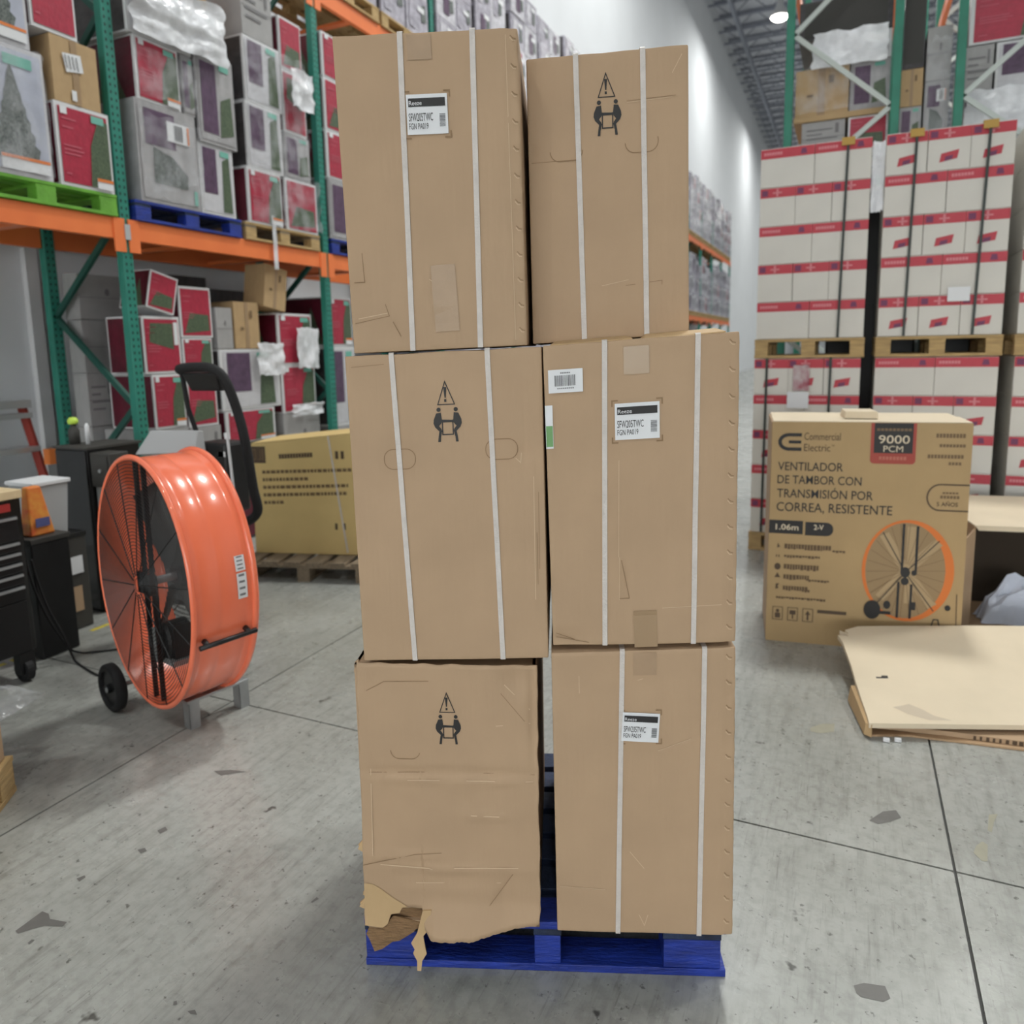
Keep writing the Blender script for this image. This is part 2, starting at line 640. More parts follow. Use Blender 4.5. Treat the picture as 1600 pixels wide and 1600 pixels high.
for pts in ([(-2.210, 1.182), (-2.213, 1.266), (-2.184, 1.267), (-2.160, 1.255), (-2.098, 1.267), (-2.094, 1.250), (-2.147, 1.230), (-2.170, 1.207), (-2.192, 1.179)],
            [(-2.250, 1.405), (-2.240, 1.426), (-2.228, 1.421), (-2.228, 1.399)],
            [(-2.129, 1.167), (-2.131, 1.181), (-2.121, 1.183), (-2.119, 1.166)],
            [(0.080, 1.953), (0.105, 1.972), (0.156, 1.983), (0.167, 1.947), (0.149, 1.928), (0.097, 1.922), (0.086, 1.930)],
            [(0.133, 2.730), (0.181, 2.806), (0.224, 2.832), (0.239, 2.790), (0.200, 2.750), (0.162, 2.719)],
            [(-2.211, 1.687), (-2.203, 1.714), (-2.179, 1.704), (-2.187, 1.678)], [(-2.187, 1.585), (-2.172, 1.602), (-2.150, 1.593), (-2.159, 1.575)],
            [(-1.465, 1.623), (-1.461, 1.649), (-1.450, 1.645), (-1.458, 1.624)], [(-2.319, 2.053), (-2.262, 2.087), (-2.190, 2.102), (-2.267, 2.040)],
            [(-1.567, 1.195), (-1.561, 1.200), (-1.550, 1.192), (-1.559, 1.186)], [(-1.509, 1.188), (-1.494, 1.199), (-1.477, 1.190), (-1.494, 1.185)]):
    blotch(pts, stain_mat)
for pts in ([(-0.091, 3.346), (-0.042, 3.403), (0.008, 3.423), (0.006, 3.344), (-0.047, 3.310), (-0.089, 3.311)],
            [(0.528, 2.931), (0.558, 2.947), (0.537, 2.887), (0.521, 2.820), (0.509, 2.826)],
            [(0.460, 2.718), (0.483, 2.753), (0.497, 2.740), (0.483, 2.645), (0.468, 2.639), (0.447, 2.674)]):
    blotch(pts, stain_tan)
# worn yellow tape line along the rack, broken into dashes
y = 2.02
while y < 3.6:
    L = random.uniform(0.07, 0.17)
    MB().box(-4.285 + random.uniform(-.006, .006), -4.25, y, y + L, 0.0002, 0.001).build('tape_piece', yellow_tape, floor)
    y += L + random.uniform(0.03, 0.10)

wall_l = MB().box(-6.55, -6.25, -40, 100, 0, 17.2).build('wall_left', wall_white)
tag(wall_l, kind='structure')
wb = MB().box(-6.55, 24, 100, 100.3, 0, 17.2).build('wall_back', wall_white)
tag(wb, kind='structure')
wf_ = MB().box(-6.55, 24.3, -14.3, -14, 4.0, 17.2).build('wall_front', wall_white)   # unseen wall; its open lower part is shaped to admit world light
tag(wf_, kind='structure')
wr = MB().box(24, 24.3, -40, 100.3, 0, 17.2).build('wall_right', wall_white)
tag(wr, kind='structure')
for i, (x0, x1, m) in enumerate(((3.02, 3.2, wall_low), (4.02, 4.12, edge_white), (3.5, 3.56, edge_white))):
    t = MB().box(-6.25, -6.19, x0, x1, 0, 2.6).build('trim_%d' % (i + 1), m)
    tag(t, kind='structure')

ceiling = MB().box(-6.55, 24, -40, 100, 17.0, 17.2).build('ceiling', ceil_mat)
tag(ceiling, kind='structure')
yy = 20.0
while yy < 99:
    b = MB()
    b.box(-6.2, 23.9, yy - 0.05, yy + 0.05, 16.2, 16.28)
    b.box(-6.2, 23.9, yy - 0.05, yy + 0.05, 16.9, 16.98)
    x = -6.2
    k = 0
    while x < 8:
        b.beam((x, yy, 16.25 if k % 2 else 16.93), (x + 0.8, yy, 16.93 if k % 2 else 16.25), 0.04, 0.04)
        x += 0.8
        k += 1
    b.build('joist', joist_mat, ceiling)
    yy += 1.5
for x in (-5.2, -2.6, 2.0, 8.0):
    b = MB()
    b.box(x - 0.06, x + 0.06, -10, 99.5, 15.9, 16.2)
    b.build('girder', joist_mat, ceiling)

# high-bay rows, plus unseen near and rear lights added for brightness
lamp0 = None
for (x, y) in LAMP_SPOTS:
    near = y == 9.0
    area('high_bay_light', (x, y, LAMP_Z - 0.2), 1.8 if near else 0.7, NEAR_LAMP_POWER * (1.2 if x < 0 else 0.75) if near else LAMP_POWER)
    if x > 0 or y < 30:
        continue                # those the view does not show have no fitting modelled
    if lamp0 is None:
        t = thing('high_bay_lamp', 'x', 'lamp', (x, y, LAMP_Z))
        b = MB()
        n = 28
        prof = [(0.09, 0.62), (0.12, 0.6), (0.15, 0.4), (0.30, 0.12), (0.37, 0.0), (0.35, -0.02)]
        v = []
        f = []
        for (r, z) in prof:
            v += [(r * math.cos(2 * PI * k / n), r * math.sin(2 * PI * k / n), z) for k in range(n)]
        for i in range(len(prof) - 1):
            for k in range(n):
                f.append((i * n + k, i * n + (k + 1) % n, (i + 1) * n + (k + 1) % n, (i + 1) * n + k))
        b.add(v, f)
        b.build('housing', lamp_shell, t, smooth=True)
        b = MB()
        b.add([(0.35 * math.cos(2 * PI * k / n), 0.35 * math.sin(2 * PI * k / n), -0.03) for k in range(n)] + [(0, 0, -0.16)]
              + [(0.24 * math.cos(2 * PI * k / n), 0.24 * math.sin(2 * PI * k / n), -0.12) for k in range(n)],
              [(k, (k + 1) % n, n + 1 + (k + 1) % n, n + 1 + k) for k in range(n)] + [(n, n + 1 + k, n + 1 + (k + 1) % n) for k in range(n)])
        b.build('lens', lamp_glow, t, smooth=True)
        MB().cyl((0, 0, 0.6), (0, 0, 2.08), 0.012, 8).build('cord', black_metal, t)
        lamp0 = t
    else:
        t = copy_tree(lamp0)
        t.location = (x, y, LAMP_Z)
    if (x, y) == (-3.15, 34.0):
        t['label'] = 'round glowing high-bay lamp hanging under the grey roof joists beside the green post'
    else:
        t['label'] = 'white high-bay lamp farther along the roof, behind the green post'
        t['group'] = 'farther high-bay lamps'

# ------------------------------------------------------------------ pallets
def pallet(name, label, loc, rz, w, d, h, m, m2=None, group=None, boards=7, style='block', parts=True):
    """local: x along the front, y inward, z up; front at y = 0"""
    m2 = m2 or m
    t = thing(name, label, 'pallet', loc, rz, group)
    k = h / 0.15
    pieces = []
    bw = d / (boards + (boards - 1) * 0.35)
    for i in range(boards):
        y0 = i * bw * 1.35
        pieces.append(('deck_board', (0, w, y0, y0 + bw, 0.128 * k, 0.15 * k), m if i == 0 else m2))
    xs = ((0, 0.15), (0.475, 0.552), (0.83, 0.988)) if style == 'wide' else ((0, 0.13), (0.435, 0.565), (0.87, 1.0))
    for i, (a, b) in enumerate(xs):
        for j in range(3):
            y0 = (0, d / 2 - 0.05, d - 0.1)[j]
            pieces.append(('block', (a * w + .002, b * w - .002, y0 + .003, y0 + 0.1, 0.022 * k, 0.106 * k), m))
        pieces.append(('stringer_board', (a * w, b * w, 0.004, d - .004, 0.106 * k, 0.128 * k), m2))
    for j in range(3):
        y0 = (0, d / 2 - 0.05, d - 0.1)[j]
        pieces.append(('bottom_board', (0, w, y0, y0 + 0.1, 0.0, 0.022 * k), m if j == 0 else m2))
    if parts:
        for n, q, mm in pieces:
            boxpart(n, mm, t, *q, bevel=0.002)
    else:
        b = MB()
        for n, q, mm in pieces:
            b.box(*q)
        b.build('frame', m, t)
    return t


# ------------------------------------------------------------------ the six big cartons
P0 = Vector((-1.163, 1.495, 0.0))
RZ = math.atan2(0.3548, 0.9350)
U = Vector((math.cos(RZ), math.sin(RZ), 0))
N = Vector((U.y, -U.x, 0))
pallet('pallet', 'blue painted wooden pallet under the six tall brown cartons', P0, RZ, 0.99, 0.85, 0.15, blue_paint, blue_worn, style='wide')


def carton(name, label, bl, br, tl, tr, ob, ot, depth, bumps=(), seam=0.0, m=kraft, seed=0, group='tall brown cartons on the blue pallet', front=True):
    """bl.. are (s, z) of the front corners, ob/ot how far the bottom/top of the front stands out from the pallet edge.
    Returns the thing and a function (u, v, lift) -> local point on the front."""
    org = P0 + U * ((bl[0] + br[0]) / 2) + N * ob
    z0 = min(bl[1], br[1])
    org.z = z0
    t = thing(name, label, 'carton', org, RZ, group)
    sc = (bl[0] + br[0]) / 2

    def fr(u, v):
        s = (bl[0] * (1 - u) + br[0] * u) * (1 - v) + (tl[0] * (1 - u) + tr[0] * u) * v - sc
        z = (bl[1] * (1 - u) + br[1] * u) * (1 - v) + (tl[1] * (1 - u) + tr[1] * u) * v - z0
        return s, -(ot - ob) * v, z

    def dent(u, v):
        """inward push of the front, in metres"""
        d = 0.0022 * (noise.noise(Vector((u * 2.5 + seed, v * 3.5, seed))) + 0.4)
        for (cu, cv, ru, rv, a) in bumps:
            q = ((u - cu) / ru) ** 2 + ((v - cv) / rv) ** 2
            if q < 6:
                d += a * math.exp(-q)
        if seam and u > 0.93:
            d += seam * (0.6 + 0.4 * math.cos(v * 2 * PI * 13)) * min(1, (u - 0.93) / 0.02) * (1.0 if u < 0.999 else 1.6)
        return d

    def surf(u, v, lift=0.0):
        s, y, z = fr(u, v)
        return (s, y + dent(u, v) - lift, z)
    if front:
        b = MB()
        nu, nv, nd = 44, 56, 6
        idx = {}

        def vert(key, p):
            if key not in idx:
                idx[key] = len(b.v)
                b.v.append(p)
            return idx[key]

        def pt(i, j, k):
            u, v, w = i / nu, j / nv, k / nd
            s, y, z = fr(u, v)
            yy = y * (1 - w) + depth * w
            if k == 0:
                yy += dent(u, v)
            bul = 0.004 * math.sin(PI * u) * math.sin(PI * w)
            if j == nv:
                z += bul * 0.2 + 0.002 * noise.noise(Vector((u * 5, w * 5, seed + 3)))
            wob = 0.003 * noise.noise(Vector((v * 4 + seed, w * 3, 9.0)))
            if i in (0, nu):
                s += (wob + 0.003 * math.sin(PI * v)) * (-1 if i == 0 else 1) * math.sin(PI * w)
            return (s, yy, z)
        faces = []
        for i in range(nu):
            for j in range(nv):
                for k in (0, nd):
                    faces.append([(i, j, k), (i + 1, j, k), (i + 1, j + 1, k), (i, j + 1, k)])
        for j in range(nv):
            for k in range(nd):
                for i in (0, nu):
                    faces.append([(i, j, k), (i, j, k + 1), (i, j + 1, k + 1), (i, j + 1, k)])
        for i in range(nu):
            for k in range(nd):
                for j in (0, nv):
                    faces.append([(i, j, k), (i + 1, j, k), (i + 1, j, k + 1), (i, j, k + 1)])
        for q in faces:
            b.f.append(tuple(vert(c, pt(*c)) for c in q))
            b.mi.append(0)
        o = b.build('body', m, t, smooth=False)
        for p in o.data.polygons:
            p.use_smooth = True
        bv = o.modifiers.new('bevel', 'BEVEL')
        bv.width = 0.0035
        bv.segments = 2
        bv.limit_method = 'ANGLE'
        bv.angle_limit = math.radians(60)
        es = o.modifiers.new('hard edges', 'EDGE_SPLIT')
        es.split_angle = math.radians(40)
    W = (br[0] - bl[0] + tr[0] - tl[0]) / 2
    H = (tl[1] - bl[1] + tr[1] - br[1]) / 2
    return t, surf, W, H


def local(surf, W, H, cu, cv, lift=0.0015, rot=0.0):
    c, s = math.cos(rot), math.sin(rot)
    return lambda x, z: surf(cu + (x * c - z * s) / W, cv + (x * s + z * c) / H, lift)


def strap(t, surf, W, ut, ub, depth, width=0.0125, slack=0.0):
    """flat band down the front, over the top edge and along the top"""
    b = MB()
    n = 30
    hw = width / 2 / W
    prev = None
    rows = []
    for i in range(n + 1):
        v = i / n
        u = ub + (ut - ub) * v
        rows.append((surf(u - hw, v, 0.0022), surf(u + hw, v, 0.0022)))
    a, c = rows[-1]
    e = 0.0035
    rows.append(((a[0], a[1] + 0.004, a[2] + e), (c[0], c[1] + 0.004, c[2] + e)))
    rows.append(((a[0], depth, a[2] + e), (c[0], depth, c[2] + e)))
    v = []
    f = []
    for p, q in rows:
        v += [p, q]
    for i in range(len(rows) - 1):
        f.append((2 * i, 2 * i + 1, 2 * i + 3, 2 * i + 2))
    b.add(v, f)
    o = b.build('strap', strap_white, t)
    so = o.modifiers.new('thickness', 'SOLIDIFY')
    so.thickness = 0.001
    so.offset = 0
    return o


def lift_mark(t, surf, W, H, cu, cv, k=1.0):
    """printed triangle with an exclamation mark over two people lifting a carton"""
    e = 0.00147 / 3.077 * k

    def q(x, z):
        return ((x - 521) * e, (332 - z) * e)
    pr = Print(local(surf, W, H, cu, cv))
    pr.stroke([q(514, 180), q(474, 296), q(560, 296)], 5 * e, closed=True)
    pr.poly([q(506, 208), q(521, 208), q(517, 262), q(510, 262)])
    pr.rect(*q(508, 283), *q(519, 269))
    for sgn in (1, -1):
        def w(x, z):
            x = 521 + (x - 521) * sgn
            return q(x, z)
        pr.disc(*w(477, 322), 11 * e, 11 * e, 14)
        pr.poly([w(464, 340), w(488, 337), w(492, 374), w(488, 392), w(476, 406), w(462, 404), w(448, 392), w(450, 372)])
        pr.poly([w(484, 372), w(548, 376), w(548, 385), w(484, 388)] if sgn == 1 else [w(484, 388), w(500, 388), w(500, 376), w(484, 372)])
        pr.poly([w(448, 392), w(470, 398), w(490, 424), w(480, 436), w(456, 412)])
        pr.poly([w(478, 424), w(492, 428), w(484, 462), w(482, 488), w(468, 488), w(472, 458)])
    pr.stroke([q(494, 384), q(548, 384), q(548, 450), q(494, 450)], 6 * e, closed=True)
    return pr.build('lifting_mark', ink, t)


def label_sticker(t, surf, W, H, cu, cv, w, h, rot=0.0):
    lb = Print(local(surf, W, H, cu, cv, 0.0035, rot)).rect(-w / 2, -h / 2, w / 2, h / 2).build('shipping_label', white_paper, t)
    so = lb.modifiers.new('thickness', 'SOLIDIFY')
    so.thickness = 0.0008
    f = local(surf, W, H, cu, cv, 0.0047, rot)
    pr = Print(f)
    pr.rect(-w * .45, h * .19, w * .45, h * .40)
    pr.build('black_bar', ink, lb)
    Print(local(surf, W, H, cu, cv, 0.0052, rot)).text('Reeze', -w * .43, h * .225, -w * .12, h * .335, 0.0).build('bar_lettering', white_paper, lb)
    pr = Print(f)
    pr.text('SFW205TWC', -w * .45, -h * .17, w * .14, h * .03, 0.0)
    pr.text('FGN PA019', -w * .45, -h * .37, w * .02, -h * .22, 0.0)
    pr.build('model_lettering', ink, lb)
    pr = Print(f)
    z = -h * .32
    random.seed(3)
    while z < h * .0:
        k = random.uniform(.008, .028) * h
        pr.rect(w * .30, z, w * .44, z + k)
        z += k + random.uniform(.01, .02) * h
    pr.build('barcode', ink_grey, lb)
    # printed corner marks round the label
    pr = Print(local(surf, W, H, cu, cv, 0.0015))
    a, c, s = w * .56, h * .58, 0.014
    for sx, sz in ((-1, 1), (1, 1), (1, -1), (-1, -1)):
        pr.stroke([(sx * (a - s), sz * c), (sx * a, sz * c), (sx * a, sz * (c - s))], 0.0035)
    pr.build('corner_marks', crease_ink, t)
    return lb


def hand_hole(t, surf, W, H, cu, cv, w=0.078, h=0.05, part='all'):
    pts = rounded(-w / 2, -h / 2, w / 2, h / 2, h * 0.46, 6)
    pr = Print(local(surf, W, H, cu, cv, 0.0012))
    if part == 'all':
        pr.stroke(pts, 0.0022, closed=True)
    else:
        pr.stroke(pts[:part], 0.0022)
    return pr.build('hand_hole', crease_ink, t)


def tape(t, surf, W, H, cu, cv, w, h, m, rot=0.0, lift=0.0018):
    n = 8
    pr = Print(local(surf, W, H, cu, cv, lift, rot))
    for i in range(n):
        pr.rect(-w / 2, -h / 2 + h * i / n, w / 2, -h / 2 + h * (i + 1) / n)
    return pr.build('tape', m, t)


def creases(t, surf, W, H, lines, m, width=0.0018):
    pr = Print(local(surf, W, H, 0, 0, 0.0012))
    for l in lines:
        pr.stroke([(u * W, v * H) for u, v in l], width)
    return pr.build('crease', m, t)


def seam_marks(t, S, W, H, u0=0.945, n=12):
    """the buckled glued joint beside the right edge: a row of small scallops"""
    dark, light = [], []
    for k in range(n):
        v = (k + 0.6) / n
        dark.append([(u0 + .004, v + .012), (u0 + .018, v + .003), (u0 + .034, v)])
        light.append([(u0 + .002, v + .006), (u0 + .016, v - .004), (u0 + .03, v - .005)])
    creases(t, S, W, H, dark, crease_ink, 0.0022)
    creases(t, S, W, H, light, crease_light, 0.002)


DEP = 0.72
# A: top left
t, S, W, H = carton('carton', 'tall brown carton topmost in the left stack, with a white label and two straps',
                    (0.060, 1.6965), (0.4815, 1.7085), (0.053, 2.406), (0.472, 2.406), 0.03, 0.06, DEP, seam=0.003, seed=1,
                    bumps=((0.52, 0.1, 0.05, 0.03, 0.004), (0.1, 0.22, 0.1, 0.012, 0.003), (0.2, 0.1, 0.1, 0.01, -0.003), (0.42, 0.23, 0.03, 0.02, -0.003)))
strap(t, S, W, 0.369, 0.344, DEP)
strap(t, S, W, 0.759, 0.733, DEP)
label_sticker(t, S, W, H, 0.497, 0.753, 0.094, 0.086)
tape(t, S, W, H, 0.47, 0.955, 0.055, 0.052, tape_clear)
tape(t, S, W, H, 0.545, 0.17, 0.058, 0.155, tape_clear, 0.03)
creases(t, S, W, H, [[(0.03, 0.235), (0.09, 0.235), (0.085, 0.33)], [(0.02, 0.10), (0.22, 0.12), (0.2, 0.16)], [(0.24, 0.1), (0.28, 0.05)]], crease_ink)
creases(t, S, W, H, [[(0.46, 0.235), (0.49, 0.22)], [(0.5, 0.21), (0.56, 0.16)], [(0.04, 0.115), (0.21, 0.13)], [(0.935, 0.02), (0.935, 0.98)]], crease_light)
seam_marks(t, S, W, H, 0.955)
# B: top right
t, S, W, H = carton('carton', 'brown carton topmost in the right stack, with a printed two-person lifting sign',
                    (0.492, 1.711), (0.877, 1.7285), (0.486, 2.379), (0.8655, 2.396), -0.05, -0.05, DEP - 0.05, seed=2,
                    bumps=((0.03, 0.68, 0.02, 0.03, 0.006), (0.8, 0.8, 0.15, 0.02, -0.002), (0.7, 0.2, 0.15, 0.01, -0.003)))
strap(t, S, W, 0.307, 0.333, DEP - 0.05)
strap(t, S, W, 0.720, 0.731, DEP - 0.05)
lift_mark(t, S, W, H, 0.50, 0.825, 0.95)
hand_hole(t, S, W, H, 0.24, 0.68, part=14)
hand_hole(t, S, W, H, 0.71, 0.69, part=16)
creases(t, S, W, H, [[(0.62, 0.83), (0.92, 0.835)], [(0.02, 0.645), (0.3, 0.645)], [(0.6, 0.19), (0.83, 0.2), (0.83, 0.185)]], crease_ink, 0.0014)
creases(t, S, W, H, [[(0.45, 0.195), (0.62, 0.21)], [(0.62, 0.825), (0.9, 0.83)], [(0.9, 0.91), (0.96, 0.97)]], crease_light, 0.0014)
# C: middle left
t, S, W, H = carton('carton', 'brown carton in the middle of the left stack, two hand holes and a lifting sign',
                    (0.046, 0.910), (0.522, 0.921), (0.036, 1.690), (0.515, 1.704), 0.03, 0.03, DEP, seed=3,
                    bumps=((0.89, 0.675, 0.03, 0.02, 0.006), (0.94, 0.45, 0.015, 0.3, -0.002)))
strap(t, S, W, 0.240, 0.281, DEP)
strap(t, S, W, 0.727, 0.757, DEP)
lift_mark(t, S, W, H, 0.513, 0.815)
hand_hole(t, S, W, H, 0.256, 0.670)
hand_hole(t, S, W, H, 0.785, 0.690)
creases(t, S, W, H, [[(0.03, 0.965), (0.2, 0.97)], [(0.955, 0.25), (0.955, 0.42)], [(0.965, 0.3), (0.968, 0.55)]], crease_ink, 0.0012)
creases(t, S, W, H, [[(0.855, 0.66), (0.88, 0.645), (0.885, 0.675)], [(0.94, 0.2), (0.945, 0.6)]], crease_light, 0.002)
# D: middle right
t, S, W, H = carton('carton', 'brown carton in the middle of the right stack, with a barcode sticker and a label',
                    (0.534, 0.953), (0.989, 0.966), (0.518, 1.706), (0.981, 1.731), 0.03, 0.03, DEP, seam=0.003, seed=4,
                    bumps=((0.415, 0.22, 0.02, 0.06, 0.006), (0.06, 0.02, 0.12, 0.03, 0.008), (0.6, 0.12, 0.3, 0.008, -0.002)))
strap(t, S, W, 0.317, 0.287, DEP)
strap(t, S, W, 0.790, 0.769, DEP)
label_sticker(t, S, W, H, 0.478, 0.744, 0.106, 0.088)
tape(t, S, W, H, 0.478, 0.935, 0.060, 0.066, tape_brown)
tape(t, S, W, H, 0.51, 0.055, 0.058, 0.095, tape_brown, 0.02)
bs = Print(local(S, W, H, 0.112, 0.885, 0.0035)).rect(-.041, -.028, .041, .028).build('barcode_sticker', white_paper, t)
pr = Print(local(S, W, H, 0.112, 0.885, 0.0045))
x = -0.026
while x < 0.024:
    k = random.choice((0.001, 0.0015, 0.0025))
    pr.rect(x, -0.012, x + k, 0.014)
    x += k + random.choice((0.001, 0.0015))
for k in range(6):
    pr.rect(-0.012 + k * 0.004, 0.018, -0.009 + k * 0.004, 0.021)
for k in range(9):
    pr.rect(-0.02 + k * 0.0045, -0.019, -0.017 + k * 0.0045, -0.016)
pr.build('barcode', ink_grey, bs)
gs = Print(local(S, W, H, 0.02, 0.74, 0.003)).rect(-.009, -.053, .009, .053).build('edge_sticker', white_paper, t)
Print(local(S, W, H, 0.02, 0.72, 0.0038)).rect(-.008, -.033, .008, .018).build('green_print', mat('green_sticker_ink', (120, 168, 110)), gs)
creases(t, S, W, H, [[(0.37, 0.16), (0.425, 0.16), (0.385, 0.29)], [(0.12, 0.02), (0.02, 0.045)], [(0.02, 0.03), (0.2, 0.01)]], crease_ink)
creases(t, S, W, H, [[(0.375, 0.3), (0.37, 0.155)], [(0.6, 0.125), (0.92, 0.13)], [(0.37, 0.3), (0.38, 0.62)]], crease_light, 0.0014)
seam_marks(t, S, W, H)
for (a_, b_, dz) in ((0.02, 0.46, 0.010), (0.50, 0.93, 0.012)):
    pa, pb = S(a_, 1.0), S(b_, 1.0)
    MB().hexa([(pa[0], 0.006, pa[2] - .004), (pb[0], 0.006, pb[2] - .004), (pb[0], 0.078, pb[2] - .004), (pa[0], 0.078, pa[2] - .004),
               (pa[0] + .01, 0.012, pa[2] + .002), (pb[0], 0.004, pb[2] + .003), (pb[0] - .01, 0.077, pb[2] + dz), (pa[0] + .02, 0.077, pa[2] + dz)]).build('top_flap', kraft_raw, t)
# F: bottom right
t, S, W, H = carton('carton', 'brown carton at the bottom of the right stack, its white label stuck on askew',
                    (0.536, 0.1505), (1.000, 0.1505), (0.529, 0.935), (0.990, 0.952), 0.03, 0.03, DEP, seam=0.0035, seed=5,
                    bumps=((0.48, 0.9, 0.1, 0.05, 0.002), (0.5, 0.3, 0.2, 0.1, 0.002)))
strap(t, S, W, 0.388, 0.348, DEP)
strap(t, S, W, 0.832, 0.808, DEP)
label_sticker(t, S, W, H, 0.484, 0.742, 0.094, 0.078, -0.06)
tape(t, S, W, H, 0.51, 0.955, 0.058, 0.06, tape_clear)
creases(t, S, W, H, [[(0.58, 0.66), (0.76, 0.70)], [(0.02, 0.17), (0.28, 0.16)], [(0.42, 0.3), (0.5, 0.24)], [(0.47, 0.07), (0.5, 0.03), (0.52, 0.07)],
                     [(0.15, 0.92), (0.15, 0.86)], [(0.5, 0.905), (0.47, 0.9)]], crease_light, 0.0014)
seam_marks(t, S, W, H)
# E: bottom left, battered: a torn front panel over an opened body
t, S, W, H = carton('carton', 'battered brown carton at the bottom of the left stack, torn open at its lower corner',
                    (0.012, 0.1505), (0.492, 0.1505), (0.026, 0.905), (0.491, 0.898), 0.03, 0.03, DEP, seed=6, front=False,
                    bumps=((0.5, 0.6, 0.6, 0.012, 0.008), (0.3, 0.575, 0.2, 0.012, -0.008), (0.75, 0.575, 0.15, 0.012, -0.008), (0.72, 0.44, 0.12, 0.01, -0.008),
                           (0.5, 0.235, 0.4, 0.012, -0.009), (0.9, 0.95, 0.1, 0.06, 0.012), (0.5, 0.15, 0.4, 0.01, -0.003), (0.8, 0.12, 0.06, 0.12, 0.006),
                           (0.58, 0.5, 0.06, 0.03, 0.004), (0.25, 0.28, 0.25, 0.012, -0.007), (0.98, 0.85, 0.03, 0.2, 0.01)))
b = MB()
x0, x1 = -0.236, 0.236
top = 0.745
for q in ((x0, x0 + .008, 0.012, DEP, 0.0, top), (x1 - .008, x1, 0.012, DEP, 0.0, top), (x0, x1, DEP - .01, DEP, 0, top), (x0, x1, 0.012, DEP, 0, 0.01), (x0, x1, 0.012, DEP, top - .008, top)):
    b.box(*q)
b.build('body', kraft, t)
# front panel: a fine grid of columns ending at the torn lower edge
outline = [(0.00, 1.0), (1.0, 1.0), (1.0, 0.085), (0.985, 0.035), (0.93, 0.03), (0.86, 0.022), (0.78, 0.005), (0.62, -0.02), (0.38, -0.028), (0.345, 0.0),
           (0.335, 0.075), (0.22, 0.075), (0.20, 0.05), (0.15, 0.045), (0.13, 0.005), (0.10, -0.012), (0.0, -0.005)]


b = MB()


def v_low(u):
    """height of the torn lower edge at u: the lowest crossing of the outline"""
    best = 1.0
    for k in range(len(outline)):
        (x1_, y1_), (x2_, y2_) = outline[k], outline[k - 1]
        if (x1_ - u) * (x2_ - u) <= 0 and abs(x1_ - x2_) > 1e-6:
            best = min(best, y1_ + (y2_ - y1_) * (u - x1_) / (x2_ - x1_))
    return best + 0.004 * noise.noise(Vector((u * 22, 1.5, 0))) + 0.003 * noise.noise(Vector((u * 70, 3.5, 0)))


nu, nv = 130, 60
for i in range(nu + 1):
    u = i / nu
    lo = v_low(min(max(u, 0.0005), 0.9995))
    for j in range(nv + 1):
        v = lo + (1 - lo) * (j / nv)
        s, y, z = S(u, v)
        s += 0.004 * noise.noise(Vector((0.3 if u < .5 else 4.2, v * 14, 2.0))) * (abs(u - 0.5) * 2) ** 4
        z += 0.003 * noise.noise(Vector((u * 12, 5.0, 1.0))) * (1 if v > 0.97 else 0)
        if v < 0.1 and u > 0.3:
            y -= 0.03 * (0.1 - v) / 0.13 * min(1, (u - 0.3) / 0.1)
        b.v.append((s, y, z))
for i in range(nu):
    for j in range(nv):
        k = i * (nv + 1) + j
        b.f.append((k, k + nv + 1, k + nv + 2, k + 1))
        b.mi.append(0)
o = b.build('front_panel', kraft, t, smooth=True)
so = o.modifiers.new('thickness', 'SOLIDIFY')
so.thickness = 0.005
so.offset = -1 if o.data.polygons[0].normal.y < 0 else 1
# the peeled corner, the opened fluting, hanging shreds and the inner flap
pe = Print(local(S, W, H, 0, 0, 0.0016))
pe.poly([(u * W, v * H) for u, v in ((0.002, 0.168), (0.05, 0.166), (0.10, 0.148), (0.16, 0.115), (0.23, 0.085), (0.245, 0.077), (0.215, 0.074), (0.20, 0.052), (0.15, 0.046),
                                     (0.13, 0.008), (0.10, -0.008), (0.002, 0.0))])
tag(pe.build('peeled_patch', kraft_raw, t), 'paler patch where the top paper has peeled away')
MB().poly([S(u, v, -0.02) for u, v in ((0.14, 0.03), (0.14, 0.09), (0.36, 0.09), (0.36, -0.02), (0.20, -0.05))], 0.004, (0, -1, 0)).build('torn_fluting', kraft_dark, t)
MB().poly([S(u, v, -0.008) for u, v in ((0.03, 0.0), (0.11, -0.004), (0.16, 0.03), (0.32, 0.005), (0.27, -0.035), (0.19, -0.07), (0.15, -0.075), (0.09, -0.105), (0.045, -0.115),
                                        (0.02, -0.07), (0.0, -0.045))], 0.005, (0, -1, 0)).build('inner_flap', kraft_dark, t)
for pts in (((0.335, 0.07), (0.385, 0.075), (0.37, 0.0), (0.335, -0.03), (0.345, -0.075), (0.352, -0.10), (0.325, -0.13), (0.318, -0.17), (0.296, -0.17), (0.297, -0.13), (0.275, -0.10),
             (0.285, -0.085), (0.265, -0.06), (0.30, -0.02)),):
    MB().poly([S(u, v, 0.008) for u, v in pts], 0.004, (0, -1, 0)).build('hanging_shred', kraft_raw, t)
for (v0, k, w) in ((0.30, .022, .028), (0.07, .02, .03), (0.115, .012, .012), (0.68, .008, .006), (0.63, .008, .006)):
    MB().poly([S(0.004, v0 - k, -0.01), S(-w * 1.2, v0 - k * .4, -0.01), S(-w, v0, -0.012), S(-w * 1.1, v0 + k * .3, -0.01), S(0.004, v0 + k * 1.5, -0.01)], 0.006, (0, -1, 0)).build('torn_edge', kraft_raw, t)
MB().poly([S(0.0, 1.0, -0.02), S(-0.028, 0.985, -0.03), S(-0.035, 0.95, -0.03), S(-0.012, 0.9, -0.03), S(0.0, 0.82, -0.02)], 0.006, (0, -1, 0)).build('torn_edge', kraft, t)
